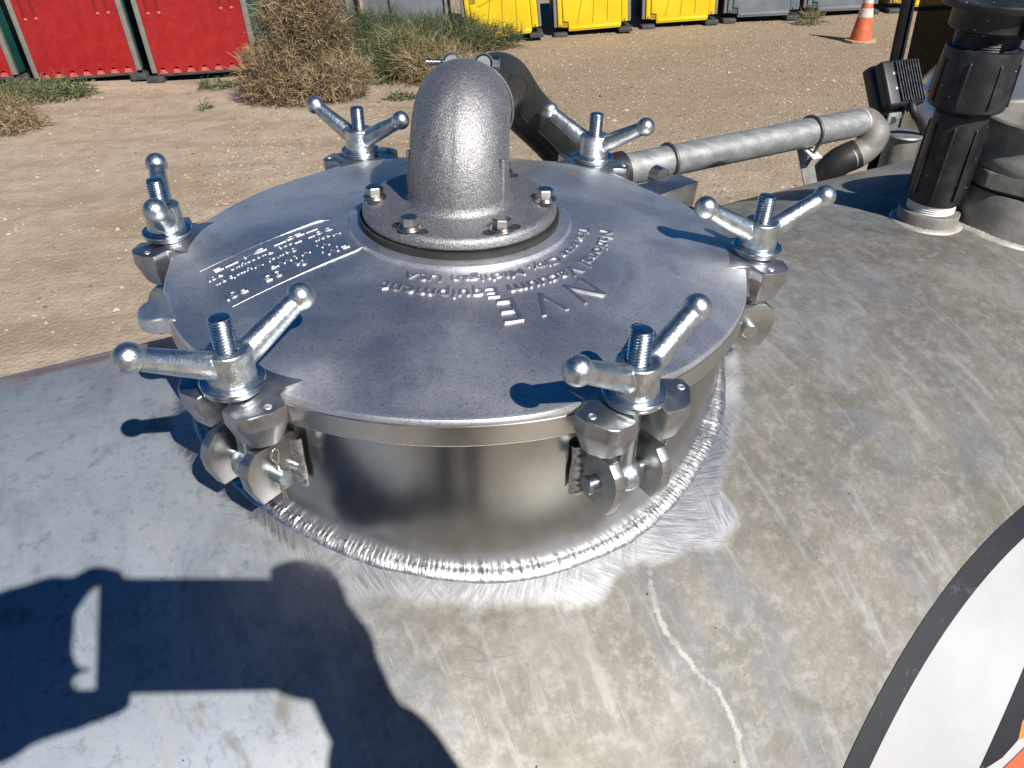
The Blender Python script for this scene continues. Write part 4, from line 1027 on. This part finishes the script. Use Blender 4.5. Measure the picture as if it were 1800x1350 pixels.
# ------------------------------------------------------------------ vegetation
def veg_mat(name, a, b): 
    m = simple(name, a, b, 3, 0, .8, .9, 20, 0); return m
V_TAN = veg_mat('dry_straw_stem', (.34, .26, .14), (.46, .36, .20)); V_BR = veg_mat('dry_brown_stem', (.17, .125, .07), (.26, .19, .11)); V_DK = veg_mat('dark_brown_stem', (.07, .05, .03), (.12, .085, .05))
V_GR = veg_mat('dusty_green_leaf', (.07, .10, .035), (.12, .15, .06)); V_DG = veg_mat('dark_green_leaf', (.030, .050, .022), (.055, .08, .035)); V_YG = veg_mat('yellow_green_stem', (.24, .23, .09), (.32, .29, .13))
def strands(name, label, cat, mat, blobs, mats, seed, group=None, kind=None, wid=.004, up=.25, seg=5):
    rnd = random.Random(seed); V = []; F = []; MI = []
    for (cx, cy, cz, rx, ry, rz, n, ln, wts) in blobs:
        for _ in range(n):
            while True:
                p = Vector((rnd.uniform(-1, 1), rnd.uniform(-1, 1), rnd.uniform(-.95, 1)))
                if p.length < 1 and rnd.random() < .35 + .65 * p.length: break
            if noise.noise(Vector((p.x * 2.2 + seed, p.y * 2.2, p.z * 2.2))) < -.22 and rnd.random() < .8: continue
            q = Vector((cx + p.x * rx, cy + p.y * ry, max(.01, cz + p.z * rz)))
            d = (p * .7 + Vector((rnd.gauss(0, .8), rnd.gauss(0, .8), rnd.gauss(up, .7)))).normalized(); m_ = rnd.choices(range(len(mats)), wts)[0]
            L_ = ln * rnd.uniform(.5, 1.4); ww = wid * rnd.uniform(.5, 1.5); b0 = len(V)
            for k in range(seg + 1):
                w_ = ww * (1 - .75 * k / seg); s1 = d.cross(Vector((0.3, .2, 1))).normalized(); s2 = d.cross(s1)
                for j in range(3): a_ = 2.094 * j; V.append(q + (s1 * math.cos(a_) + s2 * math.sin(a_)) * w_)
                q = q + d * (L_ / seg); q.z = max(q.z, .005); d = (d + Vector((rnd.gauss(0, .32), rnd.gauss(0, .32), rnd.gauss(-.03, .28)))).normalized()
            for k in range(seg):
                for j in range(3): F.append((b0 + 3 * k + j, b0 + 3 * k + (j + 1) % 3, b0 + 3 * k + 3 + (j + 1) % 3, b0 + 3 * k + 3 + j)); MI.append(m_)
    me = bpy.data.meshes.new(name); me.from_pydata(V, [], F); me.update(); me.polygons.foreach_set
    o = link(name, me, mats, None, None); me.polygons.foreach_set('material_index', MI); o.matrix_world = mat
    return tag(o, label, cat, group, kind)
DRY = [V_TAN, V_BR, V_DK, V_YG]
strands('dry_bush', 'big tangled brown tumbleweed heap beside the red toilets', 'bush', gm(-2.92, 10.85, 0), [
    (0, 0, .62, .60, .55, .66, 7000, .19, (3, 5, 6, .6)), (-.36, -.30, .34, .46, .5, .36, 3600, .16, (3, 6, 5, 1)), (.08, .0, 1.12, .46, .42, .40, 2600, .24, (6, 5, 2, .6)), (.45, -.42, .24, .44, .42, .26, 2300, .17, (4, 6, 4, 1)), (-.05, -.6, .18, .6, .35, .22, 2000, .16, (4, 6, 4, 1))], DRY, 3, wid=.0042)
strands('dry_bush', 'low straw coloured bush at the left edge below the green weeds', 'bush', gm(-6.35, 9.55, 0), [(0, 0, .12, .50, .38, .24, 1500, .22, (4, 5, 3, 1)), (-.55, .1, .12, .4, .3, .2, 800, .2, (4, 5, 3, 1))], DRY, 8, wid=.004)
GRN = [V_DG, V_GR, V_YG, V_BR]
strands('thistle_bush', 'loose yellow green bush right of the tumbleweed heap', 'bush', gm(-1.75, 11.6, 0), [(0, 0, .26, .44, .36, .28, 1700, .24, (4, 4, 4, 3)), (.36, -.15, .20, .34, .3, .22, 700, .26, (1, 2, 6, 6)), (-.3, -.3, .2, .35, .3, .26, 500, .26, (6, 3, 1, 2))], GRN, 12, wid=.0045, up=.5)
strands('dry_bush', 'low dry weed left of the outlet elbow top', 'bush', gm(-1.28, 11.2, 0), [(0, 0, .14, .62, .35, .26, 1500, .26, (5, 6, 2, 1))], DRY, 15, wid=.004)
strands('weed_bank', 'dark green weeds growing along the blue grey toilets', 'weeds', gm(-1.5, 13.3, 0), [
    (-1.0, .15, .20, .70, .4, .34, 2300, .27, (8, 3, .4, .3)), (0, .1, .17, .85, .4, .27, 2400, .25, (8, 3, .4, .3)), (.85, -.05, .12, .55, .35, .18, 1300, .20, (8, 3, .6, .5)), (-.3, -.35, .15, 1.2, .3, .28, 1300, .26, (6, 4, 1, 1))], GRN, 21, kind='stuff', wid=.0042, up=.9)
strands('weed_patch', 'green weeds at the foot of the leftmost red toilets', 'weeds', gm(-6.9, 11.25, 0), [(0, 0, .05, .85, .5, .12, 1500, .16, (3, 7, 1, 0)), (-1.1, .1, .04, .6, .5, .10, 700, .15, (3, 7, 1, 0))], GRN, 24, kind='stuff', wid=.007)
for k, (u_, v_, lb) in enumerate(((-1.62, 10.25, 'small green sprig on the sand left of the outlet elbow'), (-4.15, 10.2, 'tiny sprig on bare sand below the right red toilet'))):
    strands('weed_sprig', lb, 'weed', gm(u_, v_, 0), [(0, 0, .02, .24 - .15 * k, .10, .04, 200 - 150 * k, .09, (3, 6, 1, 2))], GRN, 30 + k, wid=.006)
strands('weed_sprig', 'small pale weed between the two grey portable toilets', 'weed', gm(4.55, 14.0, 0), [(0, 0, .08, .20, .12, .12, 220, .16, (1, 2, 4, 5))], GRN, 40, wid=.006)
strands('weed_sprig', 'green weeds under the right red toilet beside the bush', 'weed', gm(-4.35, 11.35, 0), [(0, 0, .03, .28, .15, .05, 220, .11, (4, 6, 1, 0))], GRN, 41, wid=.007)

# ------------------------------------------------------------------ silver tank and tinted glass behind the fitting
M_SILV = simple('silver_paint', (.40, .42, .47), (.48, .50, .55), 3, .7, .22, .32, 60, .05)
sc_ = at(1800, 225, 3.45); g0 = sc_ - UP * ((sc_ - GO).dot(UP))
stn = thing('silver_tank', 'glossy silver domed tank behind the black plastic fitting', 'tank', mat4=Matrix.Translation(g0) @ MG.to_3x3().to_4x4())
hh = (sc_ - g0).length
bm = bmesh.new(); lathe(bm, [(0, .02), (.47, .02), (.49, .05), (.49, hh)] + [(.49 * math.cos(q), hh + .42 * math.sin(q)) for q in [PI / 2 * k / 24 for k in range(1, 25)]], 96)
part('tank_body', bm, M_SILV, stn, 50)
bm = bmesh.new(); q = R(24); lathe(bm, [(.49 * math.cos(q) + .010 * math.cos(k), hh + .42 * math.sin(q) + .010 * math.sin(k)) for k in [2 * PI * j / 10 for j in range(10)]], 96, closed=True)
part('seam_ring', bm, M_SILV, stn, 60)
t = NT('tinted_glass'); tr = t.t.nodes.new('ShaderNodeBsdfTransparent'); tr.inputs[0].default_value = (.17, .16, .13, 1)
gl = t.t.nodes.new('ShaderNodeBsdfGlossy'); gl.inputs['Roughness'].default_value = .03; mx = t.t.nodes.new('ShaderNodeMixShader'); mx.inputs[0].default_value = .05
t.t.links.new(tr.outputs[0], mx.inputs[1]); t.t.links.new(gl.outputs[0], mx.inputs[2]); t.t.links.new(mx.outputs[0], t.out.inputs[0]); M_TINT = t.m
M_FR = simple('black_frame_paint', (.006, .006, .007), (.010, .010, .011), 20, 0, .6, spec=.2)
q1 = at(1577, 85, 3.9); gx = q1 - UP * ((q1 - GO).dot(UP))
tp_ = thing('tinted_screen', 'dark tinted glass panel in a black frame beyond the work light', 'glass panel', mat4=Matrix.Translation(gx) @ MG.to_3x3().to_4x4() @ Matrix.Rotation(R(-8), 4, 'Z'))
Hs = 3.2
for x_, wd_ in ((0, .046), (1.05, .046)):
    bm = bmesh.new(); box(bm, (x_, 0, Hs / 2), (wd_, .03, Hs), None, .006); part('frame_post', bm, M_FR, tp_)
bm = bmesh.new(); box(bm, (.0285, -.01, Hs / 2), (.012, .03, Hs - .1), None, .002); part('rubber_seal', bm, M_RUB, tp_)
for z_ in (.35, Hs - .04):
    bm = bmesh.new(); box(bm, (.525, 0, z_), (.97, .06, .08), None, .006); part('frame_rail', bm, M_FR, tp_)
bm = bmesh.new(); box(bm, (.54, 0, (Hs - .08 + .39) / 2), (.965, .008, Hs - .47)); part('glass_pane', bm, M_TINT, tp_)

# ------------------------------------------------------------------ emblem on the near flank
cum = [0.0]; near = [(-s, h) for s, h in prof]
for a, b in zip(near, near[1:]): cum.append(cum[-1] + math.hypot(b[0] - a[0], b[1] - a[1]))
def surf(al, arc, dr):                                   # arc < 0 : distance down the near flank
    d = -arc; i = 0
    while i < len(cum) - 2 and cum[i + 1] < d: i += 1
    f = (d - cum[i]) / (cum[i + 1] - cum[i]); s_ = near[i][0] + (near[i + 1][0] - near[i][0]) * f; h_ = near[i][1] + (near[i + 1][1] - near[i][1]) * f
    tx, ty = near[i + 1][0] - near[i][0], near[i + 1][1] - near[i][1]; L_ = math.hypot(tx, ty)
    return TO + ta * al + tn * (s_ + ty / L_ * dr) + tb * (h_ - tx / L_ * dr)
def vinyl(name, c1, c2, sc=6):
    t = NT(name); n1 = t.noise(sc, 5, .6); n2 = t.noise(60, 5, .7)
    c = t.mix(t.ss(n1, .35, .7), c1, c2); c = t.mix(t.math('MULTIPLY', t.ss(n2, .58, .75), .25), c, (.35, .34, .32))
    return t.set(color=c, rough=t.lerp(n1, .38, .5), normal=t.bump(n2, .05, .0005))
M_VW = vinyl('white_vinyl', (.40, .40, .41), (.47, .47, .48)); M_VB = vinyl('black_vinyl', (.006, .008, .012), (.012, .014, .018)); M_VR = vinyl('red_orange_vinyl', (.48, .085, .04), (.52, .11, .05)); M_VO = vinyl('orange_vinyl', (.55, .19, .03), (.58, .22, .035))
EC = (.627, -1.187)
def ell(ax, bx, q): return EC[0] + ax * math.cos(q), EC[1] + bx * math.sin(q)
def rings_decal(name, rads, mat, dr):
    bm = bmesh.new(); rows = []
    for ax, bx in rads: rows.append([bm.verts.new(surf(*ell(ax, bx, 2 * PI * i / 240), dr)) for i in range(240)])
    for A, B in zip(rows, rows[1:]):
        for i in range(240): bm.faces.new((A[i], A[(i + 1) % 240], B[(i + 1) % 240], B[i]))
    return from_bm(name, bm, mat, tank, 60)
em = rings_decal('emblem', [(.775 * k / 30, .775 * k / 30) for k in range(1, 31)], M_VW, .0006)
tag(em, 'white round emblem with a black border')
rb_ = rings_decal('emblem_border', [(.773, .773), (.785, .785), (.796, .796)], M_VB, .0010); rb_.parent = em
def poly_decal(name, pts, mat, dr):
    bm = bmesh.new(); vs = [bm.verts.new((x, y, 0)) for x, y in pts]; bm.faces.new(vs); bmesh.ops.triangulate(bm, faces=bm.faces[:])
    for _ in range(4): bmesh.ops.subdivide_edges(bm, edges=bm.edges[:], cuts=1, use_grid_fill=True)
    bmesh.ops.triangulate(bm, faces=bm.faces[:])
    for v in bm.verts: v.co = surf(v.co.x, v.co.y, dr)
    o = from_bm(name, bm, mat, em, 60); return o
poly_decal('emblem_stroke', [(.3099, -.5951), (.4020, -.5348), (.52, -.460), (.60, -.50), (.50, -.548), (.41, -.564), (.3751, -.5785), (.3631, -.5915), (.352, -.5945), (.3392, -.5978), (.3050, -.5985)], M_VB, .0012)
poly_decal('emblem_flash', [(.3631, -.5913), (.3751, -.5783), (.41, -.5638), (.50, -.5478), (.52, -.580), (.3736, -.5925)], M_VO, .0014)
poly_decal('emblem_band', [(.3352, -.6068), (.3689, -.6004), (.60, -.585), (.80, -.62), (.80, -.74), (.25, -.66)], M_VR, .0016)

# ------------------------------------------------------------------ running gear and catwalk (out of frame, carries tank and photographer)
Mt = Matrix((ta, tn, tb)).transposed().to_4x4(); Mt.translation = TO
for sg in (-1, 1):
    bm = bmesh.new(); box(bm, (.2, sg * .42, -.78), (4.4, .09, .26), Mt, .01); from_bm('unseen_chassis_rail', bm, M_FR, tank)
    for x_ in (-1.3, 1.7):
        bm = bmesh.new(); zc = (GO - TO).dot(tb) + .48
        lathe(bm, [(0, -.14), (.28, -.14), (.30, -.15), (.47, -.15), (.50, -.11), (.50, .11), (.47, .15), (.30, .15), (.28, .10), (0, .10)], 48, Mt @ Matrix.Translation((x_, sg * .85, zc)) @ Matrix.Rotation(PI / 2, 4, 'X'))
        from_bm('unseen_wheel', bm, M_RUB, tank)
bm = bmesh.new(); box(bm, (.0, -1.22, -.40), (2.2, .50, .04), Mt, .006); cwk = from_bm('unseen_catwalk', bm, M_GALV, tank)
for x_ in (-.9, 0, .9):
    bm = bmesh.new(); box(bm, (x_, -.90, -.45), (.05, .70, .06), Mt, .004); from_bm('unseen_catwalk_arm', bm, M_GALV, cwk)

# ------------------------------------------------------------------ the photographer (behind the camera; casts the shadow)
def cf(r, u, b): return CAM + c_r * r + c_u * u - c_f * b
M_SKIN = simple('skin', (.50, .28, .19), (.58, .34, .24), 30, 0, .5); M_SHIRT = simple('brown_work_shirt', (.10, .085, .065), (.14, .12, .09), 20, 0, .85); M_JEAN = simple('blue_jeans', (.03, .045, .09), (.05, .07, .13), 20, 0, .85)
M_HAIR = simple('dark_hair', (.03, .02, .012), None, 20, 0, .6); M_BOOT = simple('brown_boots', (.07, .04, .02), None, 20, 0, .6)
pr = thing('person', 'person in a brown work shirt and jeans holding a phone in both hands', 'person', loc=(0, 0, 0))
def limb(bm, pts, rs, n=16):
    P = smooth_path(pts, 6); R_ = []
    for i in range(len(pts) - 1): R_ += [rs[i] + (rs[i + 1] - rs[i]) * k / 6 for k in range(6)]
    R_.append(rs[-1]); tube(bm, P, R_, n); ball(bm, P[-1], rs[-1] * .98, 12); ball(bm, P[0], rs[0] * .98, 12)
def remeshed(name, bm, mat, parent, vox, sm=4):
    tmp = from_bm('tmp', bm, mat, None, None); md = tmp.modifiers.new('r', 'REMESH'); md.mode = 'VOXEL'; md.voxel_size = vox; md.use_smooth_shade = True
    md = tmp.modifiers.new('s', 'SMOOTH'); md.factor = .5; md.iterations = sm
    m_ = bake(tmp); bpy.data.objects.remove(tmp); o = link(name, m_, None, parent, 80); return o
O_ = CAM
shR, shL = O_ + Vector((.19, -.46, -.19)), O_ + Vector((-.21, -.46, -.19)); elR, elL = cf(.32, -.25, .15), cf(-.150, -.27, .17)
wrR, wrL = cf(.185, -.095, .035), cf(-.130, -.095, .045); nk = O_ + Vector((-.01, -.47, -.13)); hd = O_ + Vector((-.02, -.42, .06))
hip = O_ + Vector((-.01, -.60, -.72)); MF = tank_pt(0, 0); footz = (Mt @ Vector((0, -1.22, -.38))).z
bm = bmesh.new()
limb(bm, [shR, elR, wrR], [.048, .043, .029]); limb(bm, [shL, elL, wrL], [.048, .043, .029])
ball(bm, hd, .098, 28, (.80, .98, 1.18)); ball(bm, hd + Vector((0, .085, -.035)), .016, 12, (1, 1.2, 1.3)); ball(bm, hd + Vector((0, .055, -.085)), .040, 16, (1, 1, .7))
for sg in (-1, 1): ball(bm, hd + Vector((sg * .082, -.005, -.01)), .020, 10, (.4, .8, 1.3)); ball(bm, hd + Vector((sg * .032, .082, .010)), .012, 10, (1.2, .5, .6))
limb(bm, [nk + Vector((0, 0, -.06)), nk, hd + Vector((0, -.01, -.06))], [.060, .054, .054])
limb(bm, [shL + Vector((.05, 0, -.03)), nk + Vector((0, 0, -.08)), shR + Vector((-.05, 0, -.03))], [.06, .08, .06]); limb(bm, [nk + Vector((0, 0, -.12)), nk + Vector((0, -.05, -.35)), hip], [.12, .13, .14])
for sg in (-1, 1): limb(bm, [hip + Vector((sg * .09, 0, -.05)), hip + Vector((sg * .12, -.02, -.45)), Vector((hip.x + sg * .13, hip.y - .06, footz + .08))], [.085, .06, .04])
def hand(palm, fingers):
    for p, r in palm: limb(bm, p, r, 12)
    for p, r in fingers: limb(bm, p, r, 10)
# left hand: palm beside the phone's left edge, fingers over the top, thumb under
hand([([cf(-.130, -.100, .045), cf(-.105, -.080, .036), cf(-.066, -.050, .024)], [.036, .034, .024]), ([cf(-.120, -.035, .036), cf(-.080, -.034, .028), cf(-.056, -.036, .022)], [.024, .022, .015]),
      ([cf(-.125, -.070, .040), cf(-.085, -.066, .030), cf(-.056, -.064, .022)], [.030, .026, .0165]), ([cf(-.110, -.100, .035), cf(-.070, -.092, .026), cf(-.040, -.094, .02)], [.028, .024, .014]), ([cf(-.120, -.105, .040), cf(-.085, -.100, .032)], [.030, .024])],
     [([cf(-.068, -.040, .020), cf(-.052, -.018, .016), cf(-.036, .002, .012), cf(-.014, .002, .012)], [.0130, .0110, .0090, .0074]),
      ([cf(-.084, -.028, .032), cf(-.074, -.008, .034), cf(-.054, .000, .030), cf(-.038, -.006, .022)], [.0120, .0100, .0088, .0074]),
      ([cf(-.100, -.028, .038), cf(-.094, -.012, .042), cf(-.078, -.004, .040)], [.0110, .0095, .0076]),
      ([cf(-.074, -.062, .026), cf(-.052, -.0665, .022), cf(-.030, -.067, .016)], [.0060, .0040, .0034]),
      ([cf(-.090, -.100, .032), cf(-.062, -.096, .024), cf(-.032, -.092, .018), cf(-.008, -.088, .016)], [.0210, .0165, .0130, .0095])])
# right hand
hand([([cf(.185, -.095, .035), cf(.172, -.070, .028), cf(.160, -.040, .024)], [.029, .030, .022]), ([cf(.178, -.050, .026), cf(.160, -.020, .022)], [.022, .018])],
     [([cf(.168, -.022, .020), cf(.160, .002, .016), cf(.142, .010, .014), cf(.120, .007, .014)], [.0105, .0098, .0090, .0075]),
      ([cf(.176, -.030, .030), cf(.172, .004, .032), cf(.156, .012, .030), cf(.142, -.006, .022)], [.0102, .0095, .0088, .0074]),
      ([cf(.184, -.045, .036), cf(.184, -.020, .042), cf(.170, -.008, .042)], [.0095, .009, .0072]),
      ([cf(.186, -.060, .040), cf(.190, -.040, .048), cf(.178, -.028, .050)], [.0085, .0078, .0062]),
      ([cf(.172, -.075, .028), cf(.152, -.080, .022), cf(.132, -.080, .020), cf(.116, -.076, .020)], [.0140, .0115, .0102, .0085])])
body = remeshed('body', bm, M_SKIN, pr, .0045, 3)
bm = bmesh.new()
limb(bm, [shR, elR, elR.lerp(wrR, .55), elR.lerp(wrR, .80)], [.068, .060, .050, .045]); limb(bm, [shL, elL, elL.lerp(wrL, .5), elL.lerp(wrL, .88)], [.070, .068, .062, .054])
limb(bm, [shL + Vector((.04, 0, -.03)), nk + Vector((0, -.01, -.09)), shR + Vector((-.04, 0, -.03))], [.080, .095, .080])
limb(bm, [nk + Vector((-.06, -.01, -.14)), nk + Vector((-.05, -.05, -.35)), hip + Vector((-.05, 0, 0))], [.125, .13, .135]); limb(bm, [nk + Vector((.06, -.01, -.14)), nk + Vector((.05, -.05, -.35)), hip + Vector((.05, 0, 0))], [.125, .13, .135])
remeshed('shirt', bm, M_SHIRT, pr, .009)
bm = bmesh.new()
for sg in (-1, 1): limb(bm, [hip + Vector((sg * .075, 0, -.02)), hip + Vector((sg * .12, -.02, -.45)), Vector((hip.x + sg * .13, hip.y - .06, footz + .10))], [.125, .085, .068])
remeshed('trousers', bm, M_JEAN, pr, .011)
bm = bmesh.new(); ball(bm, hd + Vector((0, -.012, .022)), .104, 24, (.86, .98, 1.1)); ball(bm, hd + Vector((0, .075, .085)), .06, 16, (1.1, 1.2, .18))
remeshed('cap', bm, M_HAIR, pr, .006)
for sg in (-1, 1):
    bm = bmesh.new(); fx = Vector((hip.x + sg * .13, hip.y - .02, footz)); box(bm, fx + Vector((0, 0, .045)), (.095, .28, .09), None, .03, 3); box(bm, fx + Vector((0, -.07, .10)), (.10, .12, .12), None, .03, 3); remeshed('boot', bm, M_BOOT, pr, .008)
ph = thing('phone', 'dark phone held sideways in both hands', 'phone', mat4=mw)
bm = bmesh.new(); box(bm, (.0565, -.0425, .0085), (.171, .086, .0105), None, .004, 3); part('phone_body', bm, M_LAMP, ph)
bm = bmesh.new(); box(bm, (.0565, -.0425, .0142), (.160, .078, .001), None, 0); part('screen', bm, simple('phone_glass', (.01, .01, .012), None, 20, 0, .05), ph)
